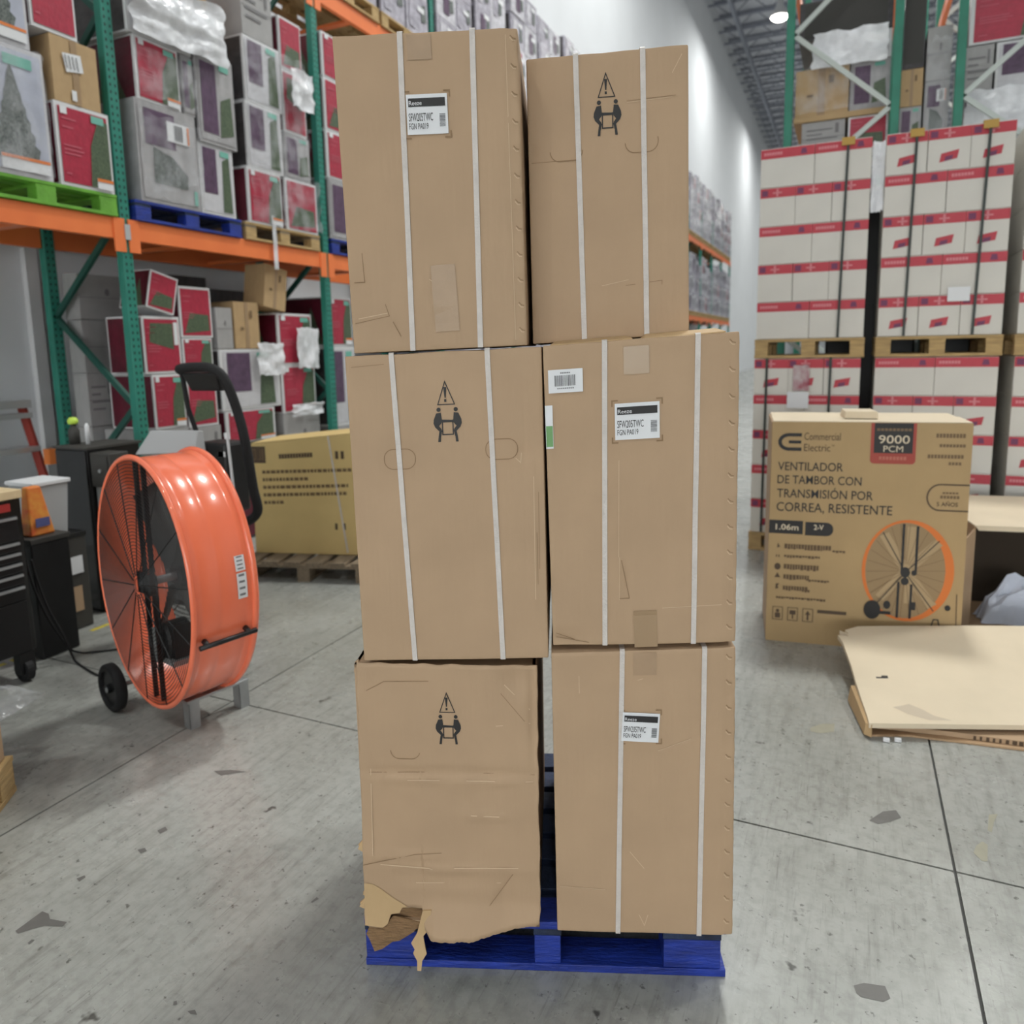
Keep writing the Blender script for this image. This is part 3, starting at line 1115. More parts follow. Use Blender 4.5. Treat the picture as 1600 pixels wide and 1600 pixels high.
MB().poly([S(-0.02, 0.99, -0.03), S(0.07, 1.001, 0.0), S(0.06, 0.985, 0.0), S(0.0, 0.975, -0.02)], 0.006, (0, -1, 0)).build('crumpled_flap', kraft, t)
lift_mark(t, S, W, H, 0.505, 0.805, 0.96)
hand_hole(t, S, W, H, 0.26, 0.685, part=13)
creases(t, S, W, H, [[(0.05, 0.595), (0.5, 0.6), (0.98, 0.598)], [(0.0, 0.24), (0.3, 0.29), (0.45, 0.295)], [(0.7, 0.08), (0.85, 0.22)], [(0.05, 0.9), (0.15, 0.935), (0.4, 0.94)],
                     [(0.80, 0.9), (0.93, 0.8)]], crease_ink, 0.0016)
creases(t, S, W, H, [[(0.27, 0.577), (0.45, 0.577)], [(0.6, 0.577), (0.76, 0.58)], [(0.93, 0.577), (0.97, 0.577)], [(0.62, 0.445), (0.78, 0.445)], [(0.1, 0.245), (0.38, 0.24), (0.43, 0.222), (0.5, 0.222)],
                     [(0.52, 0.242), (0.88, 0.245)], [(0.3, 0.175), (0.78, 0.18)], [(0.06, 0.61), (0.06, 0.28)], [(0.82, 0.93), (0.96, 0.84)], [(0.77, 0.78), (0.96, 0.79)]], crease_light, 0.0022)

# ------------------------------------------------------------------ the orange drum fan
FX, FY, FYAW = -2.817, 2.194, 1.317
fan = thing('drum_fan', 'large orange drum fan with black wheels standing on the grey floor', 'fan', (FX, FY, 0), FYAW - PI / 2)
A_, Z_, ZC, FL = 0.432, 0.568, 0.70, 0.29


def ring(y, k=1.0, n=72, a=None, z=None):
    return [((a or A_) * k * math.cos(2 * PI * i / n), y, ZC + (z or Z_) * k * math.sin(2 * PI * i / n)) for i in range(n)]


n = 72
prof = [(0.0, 1.0), (0.02, 1.0), (0.035, 0.985), (0.05, 0.985), (0.06, 0.99), (0.12, 0.99), (0.13, 0.984), (0.14, 0.99), (0.23, 0.99), (0.24, 0.985), (0.255, 0.985), (0.27, 1.0), (FL, 1.0)]
v, f = [], []
for y, k in prof:
    v += ring(y, k)
for y, k in ((FL, 0.975), (0.0, 0.975)):
    v += ring(y, k)
m_ = len(prof) + 2
for i in range(m_):
    for k in range(n):
        a, b_ = i * n + k, i * n + (k + 1) % n
        c, e = ((i + 1) % m_) * n + (k + 1) % n, ((i + 1) % m_) * n + k
        f.append((a, b_, c, e))
o = MB().add(v, f).build('drum', orange_fan, fan, smooth=True)
es = o.modifiers.new('hard edges', 'EDGE_SPLIT')
es.split_angle = math.radians(35)
MB().tube(ring(0.004, 0.998), 0.013, 8, closed=True).build('rim', orange_fan, fan, smooth=True)
MB().tube(ring(FL - 0.004, 1.0), 0.015, 8, closed=True).build('rim', orange_fan, fan, smooth=True)
# wire guards
for y in (-0.004, FL + 0.004):
    b = MB()
    for i in range(2, 38):
        b.tube(ring(y - 0.02 * (1 - i / 38) * (1 if y < .1 else -1), i / 38, 48), 0.0015, 4, closed=True)
    for i in range(14):
        t0 = 2 * PI * i / 14 + 0.1
        b.tube([(A_ * 0.08 * math.cos(t0), y - .02 * (1 if y < .1 else -1), ZC + Z_ * 0.08 * math.sin(t0)), (A_ * 0.985 * math.cos(t0), y, ZC + Z_ * 0.985 * math.sin(t0))], 0.0026, 5)
    o = b.build('wire_guard', black_metal, fan)
    tag(o, kind='stuff')
# blades, hub, uprights, motor
for i in range(4):
    a0 = PI * 0.5 * i + 0.78
    b = MB()
    ns = 8
    row = []
    for j in range(ns + 1):
        r = 0.10 + 0.83 * j / ns
        for w, dy in ((-0.08 - 0.02 * j / ns, 0.045), (0.08 + 0.02 * j / ns, -0.045)):
            tt = a0 + w / max(r, 0.35) * 0.8
            row.append((A_ * r * math.cos(tt), 0.17 + dy, ZC + Z_ * r * math.sin(tt)))
    b.add(row, [(2 * j, 2 * j + 1, 2 * j + 3, 2 * j + 2) for j in range(ns)])
    o = b.build('blade', dark_grey, fan, smooth=True)
    so = o.modifiers.new('thickness', 'SOLIDIFY')
    so.thickness = 0.004
MB().cyl((-0.0, 0.03, ZC), (0, 0.22, ZC), 0.018, 14).build('shaft', steel, fan)
MB().cyl((0, 0.15, ZC), (0, 0.19, ZC), 0.06, 20).build('hub', black_metal, fan)
for y in (0.02, 0.235):
    for x in (-0.035, 0.035):
        MB().box(x - 0.005, x + 0.005, y, y + 0.02, ZC - Z_ * 0.965, ZC + Z_ * 0.965).build('upright_bar', black_metal, fan)
for x in (-0.035, 0.035):
    MB().box(x - 0.022, x + 0.022, 0.0, 0.035, ZC - 0.05, ZC + 0.05).build('bearing', black_gloss, fan, bevel=0.006)
b = MB().tube([(0.03, 0.05, 0.42), (0.03, 0.06, 0.42), (0.03, 0.16, 0.42), (0.03, 0.17, 0.42)], [0.055, 0.068, 0.068, 0.05], 20, squash=1.3)
b.box(0.05, 0.10, 0.07, 0.15, 0.34, 0.50)
b.build('motor', black_metal, fan, smooth=False)
MB().box(-0.05, 0.12, 0.05, 0.17, 0.32, 0.345).build('motor_plate', steel, fan)
b = MB()
b.tube([(-0.02, 0.035, 0.40), (-0.02, 0.052, 0.40)], 0.06, 24, squash=1.35)
b.build('pulley', steel, fan)
belt = []
for k in range(16):
    t0 = PI * k / 15
    belt.append((-0.02 + 0.062 * math.cos(t0 + PI), 0.042, 0.40 + 0.08 * math.sin(t0 + PI)))
for k in range(10):
    t0 = PI * k / 9
    belt.append((0.0 + 0.035 * math.cos(t0), 0.042, ZC + 0.05 * math.sin(t0)))
MB().tube(belt, 0.006, 6, closed=True).build('belt', rubber, fan)
# handle on the side
b = MB()


def drum_pt(th, y, k=1.0):
    return (A_ * k * math.cos(th), y, ZC + Z_ * k * math.sin(th))


b.tube([drum_pt(-0.335, 0.015, 1.07), drum_pt(-0.335, 0.275, 1.07)], 0.011, 10)
b.tube([drum_pt(-0.335, 0.05, 0.99), drum_pt(-0.335, 0.05, 1.075)], 0.012, 8)
b.tube([drum_pt(-0.335, 0.24, 0.99), drum_pt(-0.335, 0.24, 1.075)], 0.012, 8)
b.build('handle', black_metal, fan, smooth=True)
for (t0, t1) in ((0.26, 0.14), (0.125, -0.075)):
    b = MB()
    rows = []
    for j in range(5):
        th = t0 + (t1 - t0) * j / 4
        rows += [drum_pt(th, 0.205, 0.996), drum_pt(th, 0.25, 0.996)]
    b.add(rows, [(2 * j, 2 * j + 1, 2 * j + 3, 2 * j + 2) for j in range(4)])
    st = b.build('warning_sticker', white_paper, fan)
    b = MB()
    for j in range(4):
        th0 = t0 + (t1 - t0) * (j + .2) / 4
        th1 = t0 + (t1 - t0) * (j + .55) / 4
        b.add([drum_pt(th0, 0.213, 0.999), drum_pt(th0, 0.24, 0.999), drum_pt(th1, 0.24, 0.999), drum_pt(th1, 0.213, 0.999)], [(0, 1, 2, 3)])
    b.build('sticker_print', ink_grey, st)
# undercarriage: bracket with two feet, axle and wheels
MB().box(0.055, 0.125, 0.09, 0.40, 0.128, 0.142).build('bracket', steel, fan, bevel=0.003)
for y in (0.10, 0.35):
    b = MB()
    b.box(0.062, 0.068, y, y + 0.05, 0.0, 0.13)
    b.box(0.112, 0.118, y, y + 0.05, 0.0, 0.13)
    b.box(0.062, 0.118, y, y + 0.006, 0.0, 0.13)
    b.build('foot', steel, fan)
MB().box(-0.36, 0.10, 0.12, 0.15, 0.095, 0.125).build('cross_bar', steel, fan)
MB().cyl((-0.36, -0.06, 0.118), (-0.36, 0.34, 0.118), 0.012, 10).build('axle', steel, fan)
for y in (-0.05, 0.30):
    b = MB()
    pr_ = [(0.0, 0.085), (0.0, 0.105), (0.008, 0.117), (0.042, 0.117), (0.05, 0.105), (0.05, 0.085)]
    nn = 32
    v, f = [], []
    for (dy, r) in pr_:
        v += [(-0.37 + r * math.cos(2 * PI * k / nn), y + dy, 0.118 + r * math.sin(2 * PI * k / nn)) for k in range(nn)]
    for i in range(len(pr_)):
        for k in range(nn):
            i2 = (i + 1) % len(pr_)
            f.append((i * nn + k, i * nn + (k + 1) % nn, i2 * nn + (k + 1) % nn, i2 * nn + k))
    w = MB().add(v, f).build('wheel', rubber, fan, smooth=True)
    b = MB().cyl((-0.37, y + 0.012, 0.118), (-0.37, y + 0.038, 0.118), 0.086, 24)
    b.cyl((-0.37, y - 0.006, 0.118), (-0.37, y + 0.05, 0.118), 0.022, 12)
    b.build('wheel_hub', black_metal, w)
# power cables on the floor
cab = [(-4.0, 2.45, 0.62), (-4.0, 2.47, 0.50), (-3.98, 2.50, 0.33), (-3.95, 2.55, 0.15), (-3.93, 2.57, 0.04), (-3.88, 2.56, 0.006), (-3.66, 2.50, 0.006), (-3.56, 2.49, 0.006), (-3.40, 2.45, 0.006), (-3.30, 2.42, 0.006)]


def smooth_path(p, n=6):
    out = []
    p = [Vector(q) for q in p]
    for i in range(len(p) - 1):
        a, b_, c, d = p[max(i - 1, 0)], p[i], p[i + 1], p[min(i + 2, len(p) - 1)]
        for k in range(n):
            t0 = k / n
            out.append(0.5 * ((2 * b_) + (c - a) * t0 + (2 * a - 5 * b_ + 4 * c - d) * t0 ** 2 + (3 * b_ - a - 3 * c + d) * t0 ** 3))
    out.append(p[-1])
    return out


tag(MB().tube(smooth_path(cab), 0.0065, 7).build('power_cable', rubber, None, smooth=True), 'black cable from the tool chest over the floor to the fan wheel', 'cable')
cab2 = [(-4.04, 2.44, 0.66), (-4.05, 2.47, 0.48), (-4.04, 2.52, 0.28), (-4.01, 2.60, 0.07), (-3.97, 2.64, 0.02), (-3.92, 2.70, 0.007), (-3.75, 2.84, 0.007), (-3.60, 2.96, 0.007), (-3.35, 3.02, 0.007)]
tag(MB().tube(smooth_path(cab2), 0.006, 7).build('power_cable', rubber, None, smooth=True), 'black cable from the tool chest running on behind the fan', 'cable')

# ------------------------------------------------------------------ the fan's own printed carton
CP = Vector((-0.373, 4.312, 0))
CRZ = math.atan2(0.135, 0.991)
CW, CH, CD = 0.985, 1.272, 0.5
box_t = thing('fan_carton', 'big brown fan carton with an orange drum fan picture and Spanish lettering', 'carton', CP, CRZ)
b = MB()
nx, nz = 16, 20
idx = {}


def cf(s, z, lift=0.0):
    d = 0.004 * noise.noise(Vector((s * 3, z * 3, 4))) + 0.004
    return (s + 0.012 * (1 - z / CH) * (s / CW - 0.35), d - lift, z)


v = []
f = []
for i in range(nx + 1):
    for j in range(nz + 1):
        v.append(cf(CW * i / nx, CH * j / nz))
for i in range(nx):
    for j in range(nz):
        a = i * (nz + 1) + j
        f.append((a, a + nz + 1, a + nz + 2, a + 1))
b.add(v, f)
b.build('front_panel', kraft_fan, box_t)
MB().hexa([(-0.004, 0.012, 0.001), (CW + 0.008, 0.012, 0.001), (CW + 0.012, CD, 0.001), (-0.004, CD, 0.001), (-0.004, 0.012, CH), (CW, 0.012, CH), (CW + 0.012, CD, CH), (0, CD, CH)]).build('body', kraft, box_t, bevel=0.006)
for (x0, x1, y0, y1, z1) in ((0.005, CW - .005, 0.005, 0.25, 0.012), (0.01, CW, 0.255, CD, 0.010)):
    MB().hexa([(x0, y0, CH), (x1, y0, CH), (x1, y1, CH), (x0, y1, CH), (x0, y0, CH + z1 * .4), (x1, y0, CH + z1 * .4), (x1, y1, CH + z1), (x0, y1, CH + z1)]).build('top_flap', kraft_pale, box_t)
MB().hexa([(0.38, 0.1, CH + .012), (0.55, 0.1, CH + .012), (0.55, 0.3, CH + .012), (0.38, 0.3, CH + .012), (0.385, 0.1, CH + .05), (0.545, 0.1, CH + .05), (0.54, 0.3, CH + .05), (0.39, 0.3, CH + .05)]).build('cardboard_scrap', kraft_pale, box_t)
cs = lambda x, z: cf(x, z, 0.002)
cs2 = lambda x, z: cf(x, z, 0.0035)
cs3 = lambda x, z: cf(x, z, 0.005)
pr = Print(cs)
# emblem: an open ring with an inner bar
pts = [(0.155, 1.200)] + [(0.09 + 0.048 * math.cos(a), 1.160 + 0.040 * math.sin(a)) for a in [PI / 2 + PI * k / 14 for k in range(15)]] + [(0.155, 1.120)]
pr.stroke(pts, 0.019)
pr.stroke([(0.088, 1.160), (0.153, 1.160)], 0.017)
pr.build('emblem', ink, box_t)
pr = Print(cs)
pr.text('Commercial', 0.168, 1.172, 0.352, 1.213, 0.0)
pr.build('maker_lettering', ink_mid, box_t)
pr = Print(cs)
pr.text('Electric', 0.168, 1.110, 0.302, 1.150, 0.0)
pr.text('TM', 0.308, 1.138, 0.322, 1.148, 0.0)
pr.build('maker_lettering', ink_mid, box_t)
for k, (s, w) in enumerate((('VENTILADOR', 0.335), ('DE TAMBOR CON', 0.43), ('TRANSMISIÓN POR', 0.49), ('CORREA, RESISTENTE', 0.588))):
    z = 1.0 - 0.075 * k - (0.0 if k < 2 else 0.004)
    hh = 0.048 + (0.014 if 'Ó' in s else 0)
    dz = 0.012 if ',' in s else 0
    Print(cs).text(s, 0.036, z - dz, 0.036 + w, z + hh, 0.006).build('headline_lettering', ink, box_t)
bad = Print(cs).poly(rounded(0.502, 1.05, 0.722, 1.270, 0.02, corners=(1, 1, 0, 0))).build('badge', red_print, box_t)
Print(cs2).rect(0.518, 1.108, 0.706, 1.270).build('badge_panel', ink, bad)
pr = Print(cs3)
pr.text('9000', 0.540, 1.160, 0.690, 1.205, 0.006)
pr.text('PCM', 0.565, 1.115, 0.660, 1.148, 0.0)
pr.build('badge_lettering', kraft_pale, bad)
pr = Print(cs3)
for k in range(9):
    pr.rect(0.530 + k * 0.019, 1.228, 0.545 + k * 0.019, 1.242)
pr.build('badge_small_print', ink_soft, bad)
pr = Print(cs3)
for k in range(8):
    pr.rect(0.545 + k * 0.017, 1.072, 0.558 + k * 0.017, 1.090)
pr.build('badge_small_print', mat('badge_pink', (190, 110, 92)), bad)
# dark pills
p1 = Print(cs).rect(0.0, 0.638, 0.178, 0.715).build('size_pill', ink, box_t)
Print(cs2).text('1.06m', 0.035, 0.660, 0.155, 0.694, 0.015).build('pill_lettering', kraft_pale, p1)
p2 = Print(cs).poly(rounded(0.190, 0.634, 0.335, 0.711, 0.036, corners=(0, 1, 1, 0))).build('speed_pill', ink, box_t)
Print(cs2).text('2-V', 0.235, 0.668, 0.285, 0.698, 0.015).build('pill_lettering', kraft_pale, p2)
pr = Print(cs)
for (z, x0, x1, h) in ((0.565, 0.085, 0.325, 0.030), (0.550, 0.335, 0.395, 0.010), (0.508, 0.085, 0.275, 0.014), (0.446, 0.085, 0.260, 0.030), (0.386, 0.085, 0.215, 0.028), (0.372, 0.205, 0.325, 0.012),
                       (0.320, 0.085, 0.205, 0.026), (0.310, 0.2, 0.225, 0.014), (0.262, 0.05, 0.30, 0.012)):
    x = x0
    random.seed(int(z * 1000))
    while x < x1:
        w = random.uniform(0.008, 0.016)
        pr.rect(x, z - h / 2 + random.uniform(-.004, .004), x + w, z + h / 2)
        x += w + 0.003
pr.build('small_print', mat('small_print_ink', (104, 82, 58), rough=0.6), box_t)
pr = Print(cs)
pr.disc(0.052, 0.445, 0.017, 0.020, 12)
pr.poly([(0.037, 0.38), (0.069, 0.38), (0.053, 0.41)])
pr.poly([(0.045, 0.31), (0.062, 0.318), (0.055, 0.328), (0.064, 0.345), (0.046, 0.342)])
pr.poly([(0.046, 0.555), (0.062, 0.56), (0.05, 0.585)])
pr.rect(0.042, 0.5, 0.048, 0.514)
pr.rect(0.055, 0.5, 0.061, 0.514)
pr.build('bullet_marks', ink_mid, box_t)
pr = Print(cs)
for x in (0.035, 0.115, 0.195):
    pr.stroke([(x, 0.13), (x + 0.052, 0.13), (x + 0.052, 0.205), (x, 0.205)], 0.004, closed=True)
pr.rect(0.047, 0.14, 0.075, 0.17)
pr.disc(0.061, 0.182, 0.01, 0.011, 10)
pr.rect(0.125, 0.165, 0.157, 0.19)
pr.rect(0.138, 0.14, 0.145, 0.165)
pr.poly([(0.216, 0.138), (0.226, 0.138), (0.226, 0.17), (0.236, 0.17), (0.221, 0.195), (0.206, 0.17), (0.216, 0.17)])
pr.poly([(0.27, 0.185), (0.42, 0.185), (0.42, 0.205), (0.27, 0.205)])
pr.build('handling_marks', ink_mid, box_t)
pr = Print(cs)
for (x0, x1, z, h) in ((0.815, 0.952, 1.195, 0.022), (0.833, 0.948, 1.145, 0.016), (0.78, 0.94, 1.085, 0.02), (0.88, 0.94, 1.05, 0.016), (0.86, 0.93, 0.895, 0.01), (0.85, 0.93, 0.87, 0.016)):
    x = x0
    while x < x1:
        pr.rect(x, z, x + 0.012, z + h)
        x += 0.0155
pr.build('faint_print', ink_soft, box_t)
pr = Print(cs)
pr.stroke([(0.985, 0.945)] + [(0.85 + 0.062 * math.cos(a), 0.875 + 0.07 * math.sin(a)) for a in [PI / 2 + PI * k / 12 for k in range(13)]] + [(0.985, 0.805)], 0.008)
pr.text('5 AÑOS', 0.835, 0.828, 0.935, 0.856, 0.012)
pr.build('warranty_mark', ink_mid, box_t)
# printed picture of the fan
pic = Print(cs)
NN = 48
out_r = [(0.712 + 0.225 * math.cos(2 * PI * k / NN), 0.462 + 0.285 * math.sin(2 * PI * k / NN)) for k in range(NN)]
inn_r = [(0.700 + 0.195 * math.cos(2 * PI * k / NN), 0.462 + 0.268 * math.sin(2 * PI * k / NN)) for k in range(NN)]
pic.raw(out_r + inn_r, [(k, (k + 1) % NN, NN + (k + 1) % NN, NN + k) for k in range(NN)])
pic = pic.build('fan_picture', orange_ink, box_t)
pr = Print(cs)
pr.poly(inn_r)
pr.build('picture_inside', tan_ink, pic)
pr = Print(cs2)
for (dx, dz) in ((-0.115, 0.2), (0.15, 0.17), (-0.125, -0.16), (0.135, -0.19)):
    pr.stroke([(0.706, 0.462), (0.706 + dx, 0.462 + dz)], 0.05)
pr.rect(0.703, 0.28, 0.745, 0.71)
pr.build('picture_blades', tan_light, pic)
pr = Print(cs3)
for k in range(26):
    a = 2 * PI * k / 26 + 0.05
    pr.stroke([(0.702 + 0.03 * math.cos(a), 0.462 + 0.04 * math.sin(a)), (0.702 + 0.192 * math.cos(a), 0.462 + 0.264 * math.sin(a))], 0.0022)
pr.build('picture_spokes', ink_soft, pic)
pr = Print(lambda x, z: cf(x, z, 0.006))
for (x, z0, z1) in ((0.685, 0.46, 0.725), (0.752, 0.46, 0.715), (0.672, 0.195, 0.40), (0.735, 0.195, 0.39)):
    pr.rect(x - 0.006, z0, x + 0.006, z1)
for (dx, dz) in ((-0.11, 0.19), (-0.125, -0.17), (0.15, 0.16), (0.14, -0.19)):
    pr.stroke([(0.702, 0.455), (0.70 + dx * 1.05, 0.46 + dz * 1.12)], 0.005)
pr.disc(0.702, 0.455, 0.024, 0.03, 14)
pr.disc(0.702, 0.405, 0.02, 0.022, 14)
pr.disc(0.745, 0.455, 0.014, 0.016, 12)
pr.disc(0.62, 0.265, 0.018, 0.024, 12)
pr.disc(0.915, 0.27, 0.014, 0.016, 12)
pr.rect(0.738, 0.245, 0.760, 0.29)
pr.disc(0.548, 0.232, 0.042, 0.054, 24)
pr.rect(0.58, 0.21, 0.64, 0.228)
pr.stroke([(0.835, 0.135), (0.85, 0.2), (0.872, 0.2), (0.885, 0.135)], 0.006)
pr.build('picture_dark_parts', ink, pic)
creases_ = Print(cs).stroke([(0.962, 0.10), (0.955, 0.35)], 0.005).build('crease', ink_mid, box_t)

# ------------------------------------------------------------------ flattened cardboard and the opened carton at the right
SHEET = [(0.013, 4.144), (0.060, 4.118), (0.04, 4.16), (0.10, 4.225), (0.226, 4.279), (0.446, 4.366), (0.633, 4.443), (0.910, 4.546), (1.40, 4.735), (1.48, 3.85), (0.743, 3.567), (0.143, 3.339), (0.135, 3.40), (0.112, 3.528), (0.091, 3.657), (0.071, 3.798),
         (0.03, 4.02), (0.005, 4.09), (0.06, 4.10)]
SORG = Vector((0.7, 4.1, 0))


def slope_z(x, y, k):
    """the heap of flattened cardboard rises away from its front edge"""
    return max(0.0, (-(x - 0.143) * 0.358 + (y - 3.339) * 0.934)) * k


def sheet(name, label, pts, z, th, m, k=0.0):
    t = thing(name, label, 'cardboard', (SORG.x, SORG.y, 0))
    top = [(x - SORG.x, y - SORG.y, z + th + slope_z(x, y, k)) for x, y in pts]
    b = MB()
    n = len(top)
    b.add([(x, y, zz - th) for x, y, zz in top] + top, [tuple(reversed(range(n))), tuple(range(n, 2 * n))] + [(i, (i + 1) % n, n + (i + 1) % n, n + i) for i in range(n)])
    b.build('panel', m, t)
    return t


def on_sheet(pts, z, k):
    return [(x - SORG.x, y - SORG.y, z + slope_z(x, y, k)) for x, y in pts]


sheet('cardboard_sheet', 'lowest flattened brown cardboard sheet lying on the floor', [(0.15, 3.36), (0.30, 3.42), (0.75, 3.475), (1.2, 3.63), (1.50, 3.74), (1.42, 4.3), (0.2, 4.0)], 0.001, 0.008, kraft_warm)
t2 = sheet('cardboard_sheet', 'middle flattened cardboard sheet with lettering along its edge', [(0.17, 3.42), (0.45, 3.47), (0.75, 3.50), (1.47, 3.77), (1.38, 4.65), (0.62, 4.40), (0.22, 4.24), (0.10, 4.15), (0.13, 3.9)], 0.0095, 0.022, kraft, 0.075)
pr = Print(lambda x, z: ((0.45 - 0.7) + x * 0.9945, (3.47 - 4.1) + x * 0.104 - 0.002, z))
random.seed(4)
x = 0.10
while x < 0.30:
    pr.rect(x, 0.010, x + random.uniform(.008, .018), 0.028)
    x += 0.024
pr.build('edge_print', ink_mid, t2)
t3 = sheet('cardboard_sheet', 'topmost pale flattened cardboard sheet, torn at its left edge, with a slot', SHEET, 0.050, 0.022, kraft_pale, 0.13)
MB().add(on_sheet(((0.180, 3.722), (0.232, 3.742), (0.229, 3.765), (0.203, 3.757), (0.201, 3.742), (0.178, 3.735)), 0.0728, 0.13), [tuple(range(6))]).build('slot', ink, t3)
MB().add(on_sheet(((0.241, 3.502), (0.28, 3.53), (0.307, 3.554), (0.36, 3.53), (0.40, 3.50), (0.47, 3.49), (0.38, 3.457), (0.30, 3.47)), 0.0726, 0.13), [tuple(range(8))]).build('stain', mat('grey_smudge', (204, 188, 166)), t3)
MB().hexa([(-0.64, -0.43, 0.01), (-0.60, -0.43, 0.01), (-0.545, -0.765, 0.01), (-0.575, -0.745, 0.01), (-0.63, -0.43, 0.085), (-0.605, -0.43, 0.09), (-0.545, -0.76, 0.066), (-0.57, -0.74, 0.06)]).build('torn_edge', kraft_raw, t3)
for x in (0.2, 0.245):
    MB().box(x - 0.7, x - 0.675, 3.335 - 4.1 + (x - .2) * .4, 3.35 - 4.1 + (x - .2) * .4, 0.002, 0.016).build('paper_scrap', white_paper, t3)
# opened carton lying on its side, opening towards the viewer
t = thing('open_carton', 'opened brown carton on its side with dark inside and grey film', 'carton', (0.715, 4.98, 0), 0.17)
OW, OD, OH = 1.15, 0.95, 0.62
MB().box(0, OW, 0, OD, OH - 0.008, OH).build('top_panel', kraft_pale, t)
MB().box(0, OW, 0, OD, 0.001, 0.009).build('bottom_panel', kraft, t)
MB().box(0, 0.008, 0, OD, 0.009, OH - .008).build('side_panel', kraft, t)
MB().box(OW - .008, OW, 0, OD, 0.009, OH - .008).build('side_panel', kraft, t)
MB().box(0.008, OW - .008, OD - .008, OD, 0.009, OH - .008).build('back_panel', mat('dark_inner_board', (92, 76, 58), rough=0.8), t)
MB().hexa([(-0.09, -0.10, 0.002), (0.0, 0, 0.002), (0.006, 0.0, 0.002), (-0.084, -0.105, 0.002), (-0.075, -0.08, 0.55), (0.0, 0, OH - .02), (0.006, 0, OH - .02), (-0.07, -0.085, 0.55)]).build('side_flap', kraft, t)
MB().hexa([(0.02, -0.012, OH - .03), (OW, -0.012, OH - .03), (OW, 0, OH - .03), (0.02, 0, OH - .03), (0.0, -0.01, OH), (OW, -0.01, OH), (OW, 0.0, OH), (0, 0.0, OH)]).build('torn_edge', kraft_pale, t)
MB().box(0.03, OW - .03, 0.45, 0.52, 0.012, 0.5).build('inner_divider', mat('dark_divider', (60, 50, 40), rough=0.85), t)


def crumple(name, label, cat, loc, dims, m, seed=0, sub=10, rz=0.0, parent=None, amp=0.25):
    """a crumpled heap of film: a displaced dome"""
    b = MB()
    nx = sub
    v, f = [], []
    for i in range(nx + 1):
        for j in range(nx + 1):
            u, w = i / nx * 2 - 1, j / nx * 2 - 1
            h = max(0, (1 - u * u) * (1 - w * w)) ** 0.5
            d = noise.noise(Vector((u * 2.3 + seed, w * 2.3, seed))) + 0.5 * noise.noise(Vector((u * 6, w * 6 + seed, 3)))
            v.append((dims[0] / 2 * (u + 0.12 * d), dims[1] / 2 * (w + 0.12 * d), max(0.003, dims[2] * h * (0.75 + amp * 2 * d))))
    for i in range(nx):
        for j in range(nx):
            a = i * (nx + 1) + j
            f.append((a, a + nx + 1, a + nx + 2, a + 1))
    b.add(v, f)
    o = b.build(name, m, parent)
    o.location = loc
    o.rotation_euler = (0, 0, rz)
    if parent is None:
        tag(o, label, cat)
    return o


crumple('plastic_film', 'grey crumpled plastic film spilling from the opened carton', 'film', (1.00, 5.14, 0.0105), (0.44, 0.18, 0.30), mat('grey_film', (206, 212, 228), rough=0.25, bump=0.5, bump_scale=14), 2, rz=0.17)
crumple('plastic_film', 'clear crumpled stretch film on the floor under the tool chest', 'film', (-3.83, 2.05, 0.001), (0.42, 0.30, 0.07), film, 5, sub=16, rz=0.3)

# ------------------------------------------------------------------ yellowish carton on its pallet, behind the fan
YA = Vector((-4.193, 4.291, 0))
YRZ = math.radians(15.33)
YU = Vector((math.cos(YRZ), math.sin(YRZ), 0))
YI = Vector((-YU.y, YU.x, 0))
yt = thing('carton', 'wide yellowish carton on a pallet between the fan and the brown stack', 'carton', YA + Vector((0, 0, 0.1515)), YRZ)
MB().hexa([(0, 0, 0), (1.0, 0, 0), (1.0, 0.5, 0), (0, 0.5, 0), (0.02, 0, 0.862), (1.0, 0, 0.955), (1.0, 0.5, 0.95), (0.02, 0.5, 0.862)]).build('body', kraft_yellow, yt, bevel=0.006)
MB().hexa([(0.02, 0.002, 0.864), (1.0, 0.002, 0.957), (1.0, 0.24, 0.958), (0.02, 0.24, 0.868), (0.02, 0.002, 0.869), (1.0, 0.002, 0.962), (1.0, 0.24, 0.964), (0.02, 0.24, 0.874)]).build('top_flap', kraft_yellow, yt)
MB().hexa([(0.02, 0.245, 0.866), (1.0, 0.245, 0.957), (1.0, 0.5, 0.955), (0.02, 0.5, 0.866), (0.02, 0.245, 0.872), (1.0, 0.245, 0.965), (1.0, 0.5, 0.963), (0.02, 0.5, 0.872)]).build('top_flap', kraft_yellow, yt)
ys = lambda x, z: (x, -0.002, z)
Print(ys).rect(0.005, 0.715, 0.135, 0.845).build('printed_square', ink_mid, yt)
pr = Print(lambda x, z: (x, -0.004, z))
pr.stroke([(0.03, 0.745), (0.055, 0.745), (0.055, 0.82), (0.03, 0.82)], 0.006, closed=True)
pr.stroke([(0.075, 0.745), (0.095, 0.745), (0.095, 0.82)], 0.006)
pr.rect(0.108, 0.735, 0.12, 0.825)
pr.build('square_marks', ink_soft, yt)
pr = Print(ys)
for k in range(12):
    pr.rect(0.245 + k * 0.023, 0.75 + k * .0012, 0.264 + k * 0.023, 0.785 + k * .0012)
for x in (0.70, 0.745):
    pr.rect(x, 0.75, x + 0.025, 0.81)
for x in (0.67, 0.735):
    pr.rect(x, 0.20, x + 0.02, 0.25)
pr.build('bold_print', ink_mid, yt)
pr = Print(ys)
random.seed(11)
for r, (z, x1) in enumerate(((0.63, 0.8), (0.57, 0.45), (0.51, 0.78), (0.45, 0.76), (0.39, 0.25))):
    x = 0.1
    while x < x1:
        w = random.uniform(.015, .04)
        pr.rect(x, z + x * .03, x + w, z + 0.025 + x * .03)
        x += w + 0.008
pr.build('small_print', ink_soft, yt)
